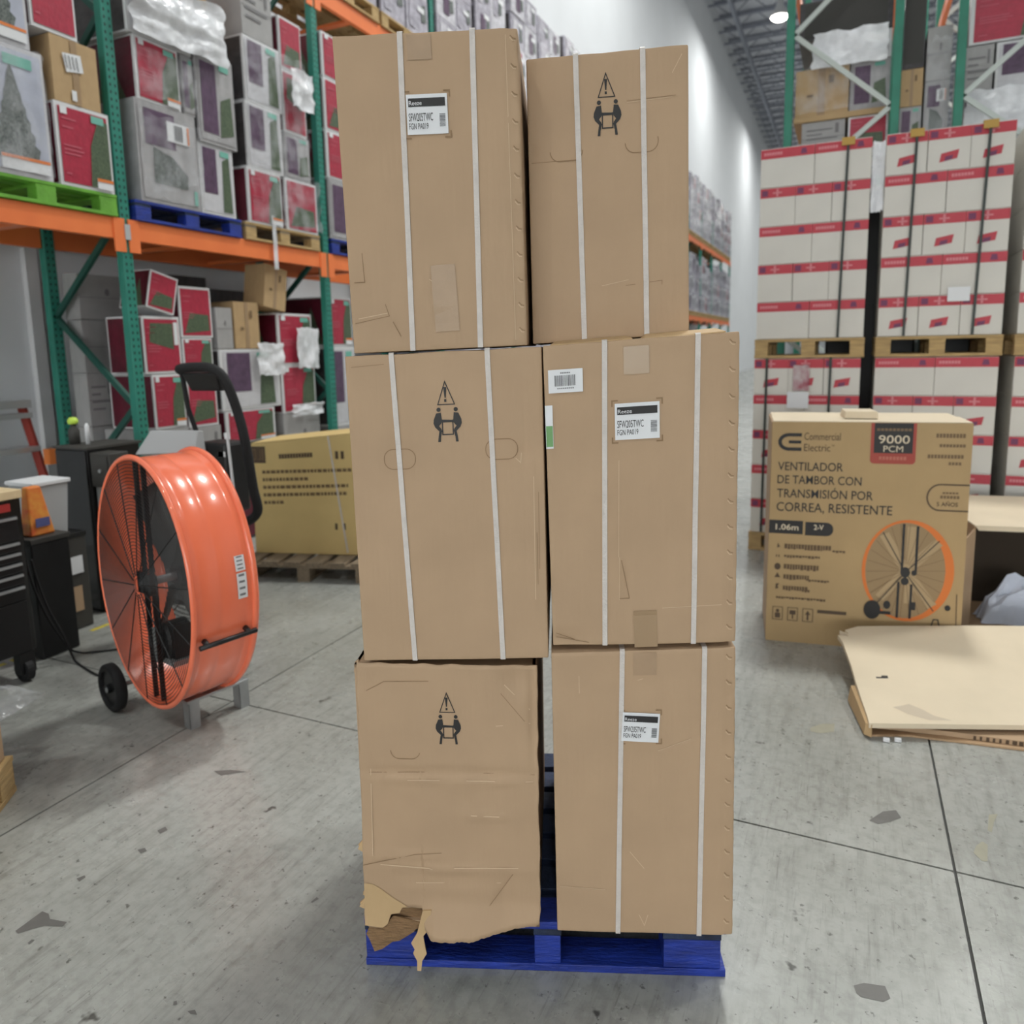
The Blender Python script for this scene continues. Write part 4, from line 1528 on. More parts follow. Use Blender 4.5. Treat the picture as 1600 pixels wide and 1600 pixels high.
MB().hexa([(0.60, -0.004, 0.915), (0.612, -0.004, 0.915), (0.612, -0.001, 0.915), (0.60, -0.001, 0.915), (0.60, -0.004, 0.925), (0.612, -0.004, 0.925), (0.612, -0.001, 0.925), (0.60, -0.001, 0.925)])
b = MB().add([(0.645, -0.003, 0.925), (0.658, -0.003, 0.926), (0.768, -0.003, 0.02), (0.755, -0.003, 0.02)], [(0, 1, 2, 3)])
b.build('strap', strap_white, yt)
q = YA + YU * 1.0 - YI * 0.22
pallet('pallet', 'old wooden pallet with gaps between its boards under the yellowish carton', (q.x, q.y, 0), YRZ + PI / 2, 0.95, 1.02, 0.15, wood_old, wood_old, boards=6)

# ------------------------------------------------------------------ tool chest at the left edge
tc_ = thing('tool_chest', 'black rolling tool chest with a wooden top at the left edge', 'tool chest', (-3.9, 1.35, 0), PI / 2)
TW, TD = 1.02, 0.46   # along the front (world Y), depth (towards -X)
MB().box(0, TW, 0.004, TD, 0.165, 0.985).build('body', black_gloss, tc_, bevel=0.006)
MB().box(-0.01, TW + 0.005, -0.01, TD + 0.01, 0.985, 1.03).build('wooden_top', mat('chest_top_wood', (226, 202, 160), rough=0.6, var=0.08, bump=0.1), tc_, bevel=0.004)
zz = [0.165, 0.445, 0.53, 0.595, 0.655, 0.71, 0.765, 0.9]
for i in range(len(zz) - 1):
    d_ = MB().box(0.02, TW - 0.03, -0.008, 0.004, zz[i] + 0.004, zz[i + 1] - 0.004).build('drawer', black_metal, tc_, bevel=0.002)
    if i > 0:
        MB().box(0.03, TW - 0.04, -0.022, -0.008, zz[i + 1] - 0.02, zz[i + 1] - 0.008).build('drawer_pull', steel, d_)
MB().box(0.82, 0.96, -0.008, 0.004, 0.925, 0.965).build('badge', mat('badge_red', (170, 50, 46)), tc_)
MB().box(TW - 0.10, TW - 0.02, -0.005, 0.05, 0.05, 0.165).build('corner_post', black_metal, tc_)
for (x, y) in ((0.10, 0.05), (TW - 0.06, 0.03), (0.10, TD - 0.06), (TW - 0.06, TD - 0.06)):
    c_ = MB().box(x - 0.03, x + 0.03, y - 0.03, y + 0.03, 0.13, 0.165).build('caster', black_metal, tc_)
    MB().cyl((x - 0.018, y, 0.062), (x + 0.018, y, 0.062), 0.062, 20).build('wheel', rubber, c_)
    b = MB()
    b.box(x - 0.026, x - 0.020, y - 0.02, y + 0.02, 0.05, 0.135)
    b.box(x + 0.020, x + 0.026, y - 0.02, y + 0.02, 0.05, 0.135)
    b.build('fork', steel, c_)

# ------------------------------------------------------------------ things between the chest and the rack
t = thing('cabinet', 'tall narrow black steel cabinet standing left of the fan', 'cabinet', (-4.80, 3.17, 0))
MB().box(0, 0.31, 0.01, 0.40, 0.02, 1.105).build('body', black_metal, t, bevel=0.004)
d_ = MB().box(0.008, 0.302, 0, 0.012, 0.03, 1.095).build('door', black_gloss, t, bevel=0.003)
MB().box(-0.045, 0.02, -0.018, 0.0, 0.52, 0.535).build('handle', black_metal, d_)
MB().box(0.02, 0.29, 0.02, 0.38, 0, 0.02).build('plinth', rubber, t)
MB().box(-0.01, 0.33, -0.005, 0.41, 1.105, 1.12).build('top', dark_grey, t)
t = thing('control_box', 'dark grey wall box beside the black cabinet', 'box', (-4.485, 3.19, 0))
MB().box(0.0, 0.19, 0.0, 0.14, 0.86, 1.085).build('housing', dark_grey, t, bevel=0.006)
MB().box(0.02, 0.17, -0.006, 0.0, 0.88, 1.065).build('cover', dark_grey, t)
MB().cyl((0.10, -0.014, 0.97), (0.10, -0.006, 0.97), 0.012, 10).build('knob', steel, t)
MB().box(0.01, 0.035, 0.02, 0.12, 0.0, 0.86).build('post', steel, t)
t = thing('spray_bottle', 'dark bottle with a lime green cap on the black cabinet', 'bottle', (-4.77, 3.30, 1.1205))
b = MB()
b.tube([(0, 0, 0), (0, 0, 0.09), (0, 0, 0.12), (0, 0, 0.135)], [0.035, 0.035, 0.018, 0.016], 14)
b.build('bottle_body', dark_grey, t, smooth=True)
MB().tube([(0, 0, 0.135), (0, 0, 0.16), (0, 0, 0.18)], [0.03, 0.034, 0.02], 12).build('cap', lime, t, smooth=True)
t = thing('spray_bottle', 'small white tube standing on the black cabinet', 'tube', (-4.665, 3.32, 1.1205))
MB().tube([(0, 0, 0), (0, 0, 0.12), (0, 0, 0.14)], [0.014, 0.014, 0.006], 10).build('tube_body', white_paper, t, smooth=True)

t = thing('floor_machine', 'black walk-behind floor machine with a loop handle behind the fan', 'floor machine', (-3.3, 3.05, 0))
b = MB()
b.box(-0.24, 0.0, 0.05, 0.26, 0.10, 0.78)
b.box(-0.14, 0.08, 0.07, 0.24, 0.78, 1.20)
b.build('body', black_metal, t, bevel=0.02)
MB().hexa([(-0.53, -0.04, 1.125), (-0.05, -0.04, 1.155), (-0.05, 0.05, 1.13), (-0.53, 0.05, 1.10), (-0.43, 0.0, 1.268), (-0.05, 0.0, 1.278), (-0.05, 0.04, 1.27), (-0.43, 0.04, 1.26)]).build('grey_lid', grey_plastic, t, bevel=0.006)
MB().box(-0.50, -0.10, 0.02, 0.10, 0.2, 1.13).build('tank', dark_grey, t, bevel=0.01)
hp = [(-0.22, 0.1, 1.60), (-0.15, 0.0, 1.625), (-0.02, 0.0, 1.635), (0.10, 0.0, 1.625), (0.165, 0.02, 1.56), (0.20, 0.06, 1.38), (0.222, 0.08, 1.2), (0.235, 0.10, 0.95), (0.235, 0.12, 0.80), (0.10, 0.14, 0.72), (-0.05, 0.14, 0.70)]
MB().tube(smooth_path(hp), 0.027, 10).build('handle', rubber, t, smooth=True)
MB().tube([(-0.16, 0.02, 1.61), (-0.155, 0.04, 1.4), (-0.15, 0.1, 1.2)], 0.014, 8).build('handle_bar', rubber, t)
MB().hexa([(-0.10, 0.02, 1.50), (0.12, 0.02, 1.50), (0.12, 0.08, 1.50), (-0.10, 0.08, 1.50), (-0.13, -0.01, 1.60), (0.13, -0.01, 1.60), (0.13, 0.06, 1.61), (-0.13, 0.06, 1.61)]).build('control_panel', black_metal, t, bevel=0.008)
MB().box(0.02, 0.07, 0.07, 0.085, 1.12, 1.15).build('label', white_paper, t)
for x in (-0.18, -0.05):
    MB().cyl((x - 0.03, 0.16, 0.10), (x + 0.03, 0.16, 0.10), 0.1, 20).build('wheel', rubber, t)
t = thing('white_rod', 'thin white rod standing behind the fan beside the machine handle', 'rod', (-3.06, 3.08, 0))
MB().tube([(-0.05, 0.02, 0.003), (-0.085, 0.02, 0.6), (-0.12, 0.02, 1.23)], 0.008, 8).build('rod', white_paper, t)
MB().tube([(-0.12, 0.02, 1.23), (-0.125, 0.02, 1.265)], 0.016, 8).build('tip', white_paper, t)

# ladder leaning on the wall
t = thing('step_ladder', 'grey step ladder with red-brown rails against the wall', 'ladder', (-5.75, 3.55, 0))
for (y0, y1) in ((0.16, 0.12), (-0.36, -0.32)):
    MB().beam((0.15, y0 + 0.05, 0.0), (-0.15, y1, 1.36), 0.03, 0.06).build('rail', red_rail, t)
for k in range(5):
    z = 0.22 + 0.26 * k
    x = 0.15 - 0.3 * z / 1.36
    MB().box(x - 0.05, x + 0.05, -0.36, 0.16, z - 0.02, z + 0.02).build('step', alu, t)
MB().box(-0.22, -0.08, -0.36, 0.16, 1.32, 1.38).build('top_cap', alu, t)
MB().box(0.06, 0.13, 0.12, 0.19, 0.88, 1.0).build('orange_latch', orange_print, t)

t = thing('storage_bin', 'white plastic bin on a dark box behind the tool chest', 'bin', (-4.62, 2.74, 0.6215))
MB().hexa([(0.02, 0, 0), (0.22, 0, 0), (0.22, 0.2, 0), (0.02, 0.2, 0), (0, 0, 0.32), (0.24, 0, 0.32), (0.24, 0.22, 0.32), (0, 0.22, 0.32)]).build('body', grey_plastic, t, bevel=0.01)
MB().box(-0.01, 0.25, -0.01, 0.23, 0.32, 0.345).build('rim', white_paper, t, bevel=0.004)
t = thing('crate', 'dark box under the white bin behind the tool chest', 'box', (-4.66, 2.72, 0))
MB().box(0, 0.30, 0, 0.30, 0.002, 0.60).build('body', dark_grey, t, bevel=0.008)
MB().box(-0.006, 0.306, -0.006, 0.306, 0.59, 0.62).build('lid', black_metal, t, bevel=0.004)
MB().box(0.306, 0.309, 0.04, 0.26, 0.36, 0.47).build('white_sheet', white_paper, t)
MB().box(0.306, 0.308, 0.03, 0.24, 0.12, 0.28).build('label', kraft, t)
t = thing('tote_bag', 'orange patterned bag standing on a low dark box beside the chest', 'bag', (-4.25, 2.56, 0.7015))
MB().hexa([(0, 0, 0), (0.10, 0, 0), (0.10, 0.14, 0), (0, 0.14, 0), (0.02, 0.02, 0.28), (0.07, 0.02, 0.28), (0.07, 0.10, 0.28), (0.02, 0.10, 0.28)]).build('body', mat('orange_bag', (226, 104, 52), rough=0.5, var=0.3, var_scale=18, color2=(236, 160, 70)), t, bevel=0.01)
MB().box(0.1, 0.103, 0.03, 0.11, 0.05, 0.1).build('print', mat('bag_blue_print', (92, 98, 150)), t)
t = thing('crate', 'low dark box under the orange patterned bag', 'box', (-4.32, 2.52, 0))
MB().box(0, 0.22, 0, 0.22, 0.002, 0.67).build('body', black_metal, t, bevel=0.008)
MB().box(-0.005, 0.225, -0.005, 0.225, 0.67, 0.70).build('lid', dark_grey, t, bevel=0.004)
t = thing('crate', 'brown cardboard box on the floor between the chest and the black cabinet', 'box', (-5.12, 3.05, 0))
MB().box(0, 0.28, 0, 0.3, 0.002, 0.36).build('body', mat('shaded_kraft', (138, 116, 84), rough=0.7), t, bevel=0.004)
MB().box(0.01, 0.27, 0.01, 0.14, 0.361, 0.366).build('top_flap', kraft, t)

# ------------------------------------------------------------------ pallet corner at the left edge
BU = Vector((-0.61, 0.792, 0)).normalized()
brz = math.atan2(BU.y, BU.x)
bp0 = Vector((-2.950, 1.650, 0)) - BU * 0.95
pallet('pallet', 'pale wooden pallet corner at the left edge, nearest the viewer', bp0, brz, 0.95, 0.95, 0.15, wood, wood)
t = thing('carton', 'brown carton on the pale wooden pallet at the left edge', 'carton', bp0 + Vector((0, 0, 0.1515)), brz)
MB().box(0.03, 0.93, 0.02, 0.9, 0, 0.30).build('body', kraft, t, bevel=0.005)
MB().box(0.035, 0.925, 0.025, 0.47, 0.301, 0.307).build('top_flap', kraft, t)
crumple('plastic_film', 'white bunched film on the carton at the left edge', 'film', (-3.42, 1.62, 0.459), (0.4, 0.35, 0.10), film_dense, 8, sub=14, rz=brz)

# ------------------------------------------------------------------ cartons of the racks (built on a unit cube: front at y = 0, x to the right, z up)
def unit_box(t, m, e=0.0):
    return MB().box(0, 1, 0, 1, 0, 1).build('body', m, t)


FR = lambda lift: (lambda x, z: (x, -lift, z))
SD = lambda lift: (lambda x, z: (-lift, 1 - x, z))     # the side facing the viewer: x runs from back to front


def tree_shape(cx, w, z0, z1, teeth=7):
    L, Rr = [], []
    for i in range(teeth + 1):
        q = i / teeth
        ww = w / 2 * (1 - q) + 0.01
        z = z0 + (z1 - z0) * q
        L += [(cx - ww, z), (cx - ww * 0.78, z + (z1 - z0) / teeth * 0.35)]
        Rr += [(cx + ww, z), (cx + ww * 0.78, z + (z1 - z0) / teeth * 0.35)]
    return L + Rr[::-1]


def d_red(t, v=0):
    unit_box(t, edge_white)
    Print(FR(.006)).rect(.05, .04, .95, .95).build('front_print', red_deep, t)
    if v == 0:
        g_ = Print(FR(.010)).poly([(.55, .04), (.95, .04), (.95, .88), (.78, .90), (.60, .55)]).build('tree_print', green_print, t)
    elif v == 1:
        g_ = Print(FR(.010)).poly([(.15, .55), (.80, .42), (.80, .88), (.20, .88)]).build('tree_print', green_print, t)
    else:
        g_ = Print(FR(.010)).poly([(.10, .08), (.90, .14), (.88, .45), (.30, .48)]).build('tree_print', green_print, t)
    pr = Print(FR(.010))
    for k, (x0, x1, z) in enumerate(((.10, .36, .80), (.10, .30, .70), (.10, .42, .48), (.10, .46, .43), (.10, .40, .38), (.10, .2, .14))):
        pr.rect(x0, z, x1, z + .02)
    pr.build('faint_print', mat_pink, t)
    if v == 0:
        st = Print(FR(.014)).rect(.66, .03, .97, .16).build('sticker', white_paper, t)
        Print(FR(.018)).rect(.66, .12, .97, .16).build('sticker_stripe', orange_print, st)
        Print(FR(.014)).rect(.64, .84, .88, .93).build('teal_label', teal_print, t)
        Print(FR(.014)).rect(.08, .86, .20, .95).build('white_label', white_paper, t)
    elif v == 1:
        Print(FR(.014)).rect(.82, .5, .93, .9).build('white_label', white_paper, t)
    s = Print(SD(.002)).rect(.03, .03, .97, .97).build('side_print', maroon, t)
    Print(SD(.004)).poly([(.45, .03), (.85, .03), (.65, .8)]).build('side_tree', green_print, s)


def d_silver(t, v=0):
    unit_box(t, edge_white if v == 1 else grey_board)
    Print(FR(.006)).rect(.04, .04, .96, .96).build('front_print', grey_board if v != 1 else pale_board, t)
    Print(FR(.010)).rect(*((.12, .58, .62, .93), (.10, .30, .48, .94), (.10, .12, .50, .9))[v]).build('plum_print', purple, t)
    pts = ([(.22, .2), (.78, .2), (.80, .34), (.55, .50), (.24, .56)], [(.62, .06), (.90, .06), (.86, .88), (.66, .80)], [(.55, .10), (.92, .16), (.88, .60), (.60, .52)])[v]
    Print(FR(.010)).poly(pts).build('tree_print', grey_tree if v == 0 else green_print, t)
    if v == 0:
        lb = Print(FR(.016)).rect(.48, .66, .86, .86).build('white_label', white_paper, t)
        pr = Print(FR(.020))
        for k in range(7):
            pr.rect(.60 + k * .022, .68, .60 + k * .022 + .008 + .006 * (k % 2), .84)
        pr.build('barcode', ink_grey, lb)
        Print(FR(.020)).rect(.82, .67, .85, .85).build('label_stripe', orange_print, lb)
        Print(FR(.014)).rect(.88, .05, .94, .20).build('teal_label', teal_print, t)
    else:
        Print(FR(.014)).rect(.60, .86, .86, .94).build('teal_label', teal_print, t)
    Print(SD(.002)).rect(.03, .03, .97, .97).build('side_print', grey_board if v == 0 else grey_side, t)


def d_tree(t, v=0):
    unit_box(t, pale_board)
    Print(FR(.006)).rect(.04, .04, .96, .96).build('front_print', pale_blue, t)
    Print(FR(.010)).poly(tree_shape(.56, .66, .12, .84)).build('tree_print', grey_tree, t)
    st = Print(FR(.014)).rect(.34, .04, .96, .14).build('sticker', white_paper, t)
    Print(FR(.018)).rect(.34, .125, .96, .15).build('sticker_stripe', orange_print, st)
    Print(FR(.014)).rect(.48, .84, .84, .92).build('teal_label', teal_print, t)
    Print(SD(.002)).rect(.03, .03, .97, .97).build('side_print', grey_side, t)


def d_kraft(t, v=0):
    unit_box(t, kraft_box)
    Print(FR(.006)).rect(.42, 0, .56, 1).build('tape', tape_brown, t)
    if v == 0:
        lb = Print(FR(.012)).poly([(.28, .48), (.66, .54), (.62, .80), (.22, .76)]).build('white_label', white_paper, t)
        pr = Print(FR(.018))
        for k in range(4):
            pr.stroke([(.30 + .08 * k, .54), (.27 + .08 * k, .74)], .02)
        pr.build('label_print', ink_grey, lb)
        Print(FR(.012)).rect(.36, .06, .46, .22).build('small_label', white_paper, t)
    else:
        pr = Print(FR(.012))
        pr.rect(.62, .66, .72, .82)
        pr.rect(.22, .4, .34, .46)
        pr.build('faint_print', ink_soft, t)


def d_plain(t, v=0):
    unit_box(t, grey_plain)
    pr = Print(FR(.008))
    if v == 0:
        pr.disc(.55, .62, .05, .08, 12)
    else:
        for k in range(4):
            pr.rect(.12, .30 + .14 * k, .12 + (.5, .72, .36, .6)[k], .34 + .14 * k)
        pr.rect(.78, .6, .86, .9)
    pr.build('faint_print', grey_faint, t)
    Print(FR(.008)).rect(0.0, .485, 1, .497).build('seam', grey_faint, t)


def d_dark(t, v=0):
    unit_box(t, grey_side)
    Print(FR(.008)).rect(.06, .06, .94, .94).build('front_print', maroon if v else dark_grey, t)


mat_pink = mat('pale_red_print', (196, 92, 108), rough=0.5)
pale_blue = mat('snowy_blue_print', (186, 190, 206), rough=0.35, var=0.14, var_scale=3)
kraft_box = cardboard('rack_kraft_cardboard', (190, 160, 120))
grey_plain = mat('plain_grey_carton', (168, 166, 166), rough=0.6, var=0.06, var_scale=4)
grey_faint = mat('faint_grey_print', (128, 126, 128), rough=0.6)
DES = {'red': d_red, 'silver': d_silver, 'tree': d_tree, 'kraft': d_kraft, 'plain': d_plain, 'dark': d_dark}
PROTO = {}


def load(kind, v, label, loc, w, d, h, rz=PI / 2, group=None, ry=0.0, rx=0.0, cat='carton'):
    key = (kind, v)
    if key not in PROTO:
        t = thing('carton', label, cat, loc, rz)
        DES[kind](t, v)
        PROTO[key] = t
    else:
        t = copy_tree(PROTO[key])
        if 'group' in t:
            del t['group']
    off = Vector((math.cos(rz), math.sin(rz), 0)) * 0.004
    t.location = Vector(loc) + off
    t.rotation_euler = (rx, ry, rz)
    t.scale = (w - 0.008, d, h - 0.003)
    tag(t, label, cat, group)
    return t


# ------------------------------------------------------------------ left pallet rack
RX, BXK = -4.92, -5.79
POSTS_Y = [1.63 + 2.31 * i for i in range(0, 15)]
rack = thing('pallet_rack', 'long green and orange pallet rack along the white wall', 'pallet rack', (-5.35, 4.0, 0))
RO = Vector((-5.35, 4.0, 0))


def post(parent, org, x, y, h, near):
    me_key = ('post', h)
    b = MB()
    b.box(-0.035, 0.035, -0.043, 0.043, 0.0, h)
    if near:
        b.box(-0.06, 0.06, -0.07, 0.07, 0.0, 0.012)
    o = b.build('upright_post', post_green, parent, bevel=0.006 if near else 0)
    o.location = (x - org.x, y - org.y, 0)
    return o


for k, y in enumerate(POSTS_Y):
    near = y < 9
    post(rack, RO, RX, y, 6.3, near)
    post(rack, RO, BXK, y, 6.3, near)
    z = 0.62
    side = 0
    while z < 6.0 and (near or y < 16 or y > 22):
        a, c = ((BXK + .03), (RX - .03)) if side == 0 else ((RX - .03), (BXK + .03))
        MB().beam((a - RO.x, y - RO.y, z), (c - RO.x, y - RO.y, z + 0.70), 0.03, 0.045).build('brace', brace_green, rack)
        z += 0.70
        side = 1 - side
for i in range(len(POSTS_Y) - 1):
    y0, y1 = POSTS_Y[i] + 0.045, POSTS_Y[i + 1] - 0.045
    for lv, (z0, z1) in enumerate(((2.55, 2.70), (5.11, 5.27))):
        for x, fr_ in ((RX + 0.012, 1), (BXK - 0.012, 0)):
            b = MB()
            b.box(x - 0.024 - RO.x, x + 0.024 - RO.x, y0 - RO.y, y1 - RO.y, z0, z1)
            bm_ = b.build('beam', orange_metal, rack, bevel=0.005 if y0 < 8 else 0)
            if fr_:
                for yy in (y0, y1 - 0.03):
                    MB().box(x + 0.0235 - RO.x, x + 0.0345 - RO.x, yy - 0.03 - RO.y, yy + 0.06 - RO.y, z0 - 0.09, z1 - 0.001).build('beam_connector', orange_metal, bm_)
        if y0 < 9:
            for q in (0.28, 0.72):
                yy = y0 + (y1 - y0) * q
                MB().box(BXK - RO.x, RX - RO.x, yy - 0.04 - RO.y, yy + 0.04 - RO.y, z0 + 0.02, z0 + 0.05).build('pallet_support', orange_metal, rack)
MB().box(RX + 0.06 - RO.x - .012, RX + 0.064 - RO.x - .012, 3.94 - .02 - RO.y, 3.94 + 0.025 - RO.y, 2.55, 2.66).build('location_tag', grey_plastic, rack)

XF = -4.86      # front of the stored loads
DPT = 0.80
# pallets on the first level
pallet('pallet', 'bright green pallet on the orange beam at the left edge', (XF, 2.83, 2.703), PI / 2, 1.04, 0.85, 0.15, green_paint, green_paint)
pallet('pallet', 'blue pallet on the orange beam right of the first green post', (XF, 4.02, 2.703), PI / 2, 1.06, 0.85, 0.15, blue_paint, blue_worn)
pallet('pallet', 'plain wooden pallet on the orange beam left of the second green post', (XF, 5.13, 2.703), PI / 2, 1.0, 0.85, 0.15, wood, wood_old)
pallet('pallet', 'blue pallet on the orange beam just right of the second green post', (XF, 6.32, 2.703), PI / 2, 1.0, 0.85, 0.15, blue_paint, blue_worn)
Z1 = 2.8545
load('tree', 0, 'tall grey carton with a snowy tree picture on the green pallet', (XF, 2.90, Z1), 0.51, DPT, 0.795)
load('tree', 0, 'grey tree carton in the top left corner, standing on the tall tree carton', (XF, 2.82, 3.649), 0.52, DPT, 0.75)
load('red', 0, 'red tree carton with an orange-striped sticker on the green pallet', (XF, 3.455, Z1), 0.405, DPT, 0.54)
load('kraft', 0, 'brown carton with a slanted white label above the red one on the green pallet', (XF, 3.47, 3.394), 0.34, DPT, 0.42)
load('red', 1, 'red and green carton on top of the brown carton, in the top left corner', (XF, 3.36, 3.816), 0.32, DPT, 0.60)
load('silver', 0, 'big silver carton with plum panel and barcode label on the blue pallet', (XF, 4.08, Z1), 0.565, DPT, 0.735)
load('silver', 1, 'slim white-edged silver carton right of the big one on the blue pallet', (XF, 4.65, Z1), 0.375, DPT, 0.56)
load('red', 0, 'red carton behind film above the big silver carton on the blue pallet', (XF, 4.12, 3.589), 0.40, DPT, 0.45)
load('silver', 2, 'grey carton with plum panel leaning beside the film-covered red one', (XF, 4.54, 3.589), 0.12, DPT, 0.444)
load('silver', 2, 'tan-edged grey carton above the slim silver one on the blue pallet', (XF + 0.02, 4.665, 3.414), 0.405, DPT, 0.70)
load('silver', 1, 'white film-wrapped carton at the top of the blue pallet load', (XF, 4.08, 4.041), 0.58, DPT, 0.42)
load('silver', 2, 'grey film-wrapped carton in the upper right of the blue pallet load', (XF, 4.665, 4.116), 0.30, DPT, 0.30)
load('kraft', 1, 'brown carton at the very top of the blue pallet load', (XF, 4.50, 4.463), 0.36, DPT, 0.3)
for k, (kind, v, y0, w, z0, h, lb) in enumerate((
        ('red', 0, 5.18, 0.43, Z1, 0.475, 'red tree carton at lower left on the plain wooden pallet'),
        ('red', 2, 5.66, 0.45, Z1, 0.475, 'red carton at lower right on the plain wooden pallet'),
        ('silver', 1, 5.21, 0.45, 3.329, 0.555, 'grey and plum carton second from below on the wooden pallet'),
        ('silver', 2, 5.67, 0.37, 3.329, 0.41, 'pale grey carton second from below, beside the second green post'),
        ('silver', 1, 5.23, 0.46, 3.886, 0.545, 'grey and plum carton third from below on the wooden pallet'),
        ('red', 1, 5.70, 0.32, 3.741, 0.56, 'red carton under white film beside the second green post'),
        ('plain', 1, 5.24, 0.38, 4.433, 0.50, 'white-sheeted carton topmost on the wooden pallet'),
        ('red', 2, 5.70, 0.30, 4.303, 0.45, 'red carton topmost beside the second green post'))):
    load(kind, v, lb, (XF, y0, z0), w, DPT, h)
for k, (kind, v, z0, h, lb) in enumerate((
        ('silver', 2, Z1, 0.60, 'grey carton lowest on the blue pallet right of the second post'),
        ('red', 0, 3.454, 0.46, 'maroon carton second from below right of the second post'),
        ('red', 2, 3.916, 0.50, 'maroon carton third from below right of the second post'),
        ('red', 0, 4.418, 0.42, 'maroon carton topmost right of the second post'))):
    load(kind, v, lb, (XF, 6.31, z0), 0.5, DPT, h)
    load(kind, (v + 1) % 3, lb.replace('maroon', 'red').replace('carton', 'carton, hidden farther along,'), (XF, 6.83, z0), 0.5, DPT, h)

# floor level under the first beam, between the first and second post
XL = -5.02
for kind, v, y0, w, z0, h, d, lb, ry in (
        ('plain', 0, 4.08, 0.40, 0.003, 0.55, .5, 'grey carton at floor level behind the fan', 0),
        ('plain', 1, 4.08, 0.40, 0.555, 0.56, .5, 'grey carton under the red ones behind the floor machine', 0),
        ('red', 0, 4.16, 0.31, 1.117, 0.44, .5, 'red carton with an orange tag behind the machine handle', 0),
        ('red', 1, 4.11, 0.36, 1.560, 0.455, .4, 'red and green carton with white edges beside the first post', 0),
        ('plain', 0, 4.49, 0.34, 0.003, 0.55, .5, 'grey carton at floor level behind the floor machine', 0),
        ('plain', 1, 4.49, 0.34, 0.555, 0.54, .5, 'grey carton second from the floor behind the machine', 0),
        ('red', 2, 4.49, 0.32, 1.097, 0.47, .5, 'red carton with a tree picture seen through the machine handle', 0),
        ('red', 0, 4.48, 0.32, 1.570, 0.275, .5, 'red carton with a white sheet above the machine handle', 0),
        ('red', 2, 4.48, 0.34, 1.848, 0.42, .5, 'upright red carton topmost above the machine handle', 0),
        ('dark', 1, 4.89, 0.68, 0.003, 0.45, .7, 'maroon carton at floor level left of the yellowish carton', 0),
        ('dark', 1, 4.89, 0.66, 0.456, 0.44, .7, 'maroon carton second from the floor left of the yellowish carton', 0),
        ('red', 0, 4.89, 0.62, 0.90, 0.30, .7, 'low red carton just above the yellowish carton', 0),
        ('silver', 1, 4.87, 0.74, 1.204, 0.545, .7, 'wide silver and plum carton above the yellowish carton', 0),
        ('plain', 0, 4.86, 0.19, 1.752, 0.36, .5, 'small plain grey carton left of the brown one under the beam', 0),
        ('kraft', 1, 5.07, 0.31, 1.752, 0.42, .5, 'upright brown carton standing on the wide silver carton', 0),
        ('plain', 1, 5.62, 0.55, 0.003, 0.55, .7, 'grey carton at floor level left of the second post', 0),
        ('plain', 0, 5.62, 0.55, 0.555, 0.56, .7, 'grey carton second from the floor left of the second post', 0),
        ('red', 0, 5.63, 0.50, 1.118, 0.47, .7, 'pale red carton behind white film left of the second post', 0),
        ('red', 0, 5.62, 0.50, 1.590, 0.50, .7, 'bright red carton with white edges left of the second post', 0),
        ('silver', 2, 6.40, 0.42, 0.003, 0.9, .7, 'grey carton at floor level right of the second post', 0),
        ('silver', 1, 6.40, 0.42, 0.906, 0.86, .7, 'grey and white carton right of the second post', 0),
        ('red', 0, 6.42, 0.38, 1.770, 0.52, .7, 'red carton topmost at floor level right of the second post', 0)):
    load(kind, v, lb, (XL, y0, z0), w, d, h)
load('red', 2, 'tilted red carton topmost beside the first post, under the beam', (XL + 0.02, 4.19, 2.055), 0.27, 0.3, 0.30, rx=0.0, ry=0.0).rotation_euler = (0, 0, PI / 2)
t = bpy.context.scene.objects[-1]
for o in scene.objects:
    if o.get('label', '').startswith('tilted red carton'):
        o.rotation_euler = Matrix.Rotation(-0.24, 3, 'X').to_euler() if False else (Matrix.Rotation(-0.24, 3, 'X') @ Matrix.Rotation(PI / 2, 3, 'Z')).to_euler()
        o.location = (XL + 0.02, 4.15, 2.085)
tk = load('kraft', 1, 'tilted brown carton leaning above the red one under the beam', (XL + 0.03, 5.44, 2.10), 0.30, 0.25, 0.40)
tk.rotation_euler = (Matrix.Rotation(-0.16, 3, 'X') @ Matrix.Rotation(PI / 2, 3, 'Z')).to_euler()
tk.location = (XL + 0.03, 5.42, 2.145)
# grey cartons in the back row, seen between the posts
for v, y0, w, z0, h, lb in ((1, 4.0, 0.23, 0.60, 0.54, 'grey carton low in the back row behind the first post'), (0, 4.0, 0.23, 0.003, 0.59, 'grey carton lowest in the back row behind the first post'),
                            (1, 4.0, 0.23, 1.144, 0.43, 'grey printed carton in the back row behind the diagonal brace'), (0, 4.0, 0.46, 1.577, 0.42, 'grey carton with a dark mark in the back row'),
                            (0, 4.0, 0.46, 2.0, 0.36, 'topmost grey carton in the back row behind the first post')):
    load('plain', v, lb, (-5.56, y0, z0), w, 0.17, h)
load('red', 2, 'dark red carton in the back row behind the diagonal brace', (-5.56, 4.235, 0.60), 0.22, 0.17, 0.96)
# dark back row under the beam
for k, y0 in enumerate((4.95, 5.55, 6.4)):
    load('dark', k % 2, ('dark carton in the back row left of the tilted brown carton', 'dark carton in the back row right of the tilted brown carton', 'dark carton in the back row right of the second post')[k],
         (-5.80, y0, 0.003), 0.58, 0.38, 2.45 - 0.1 * k)


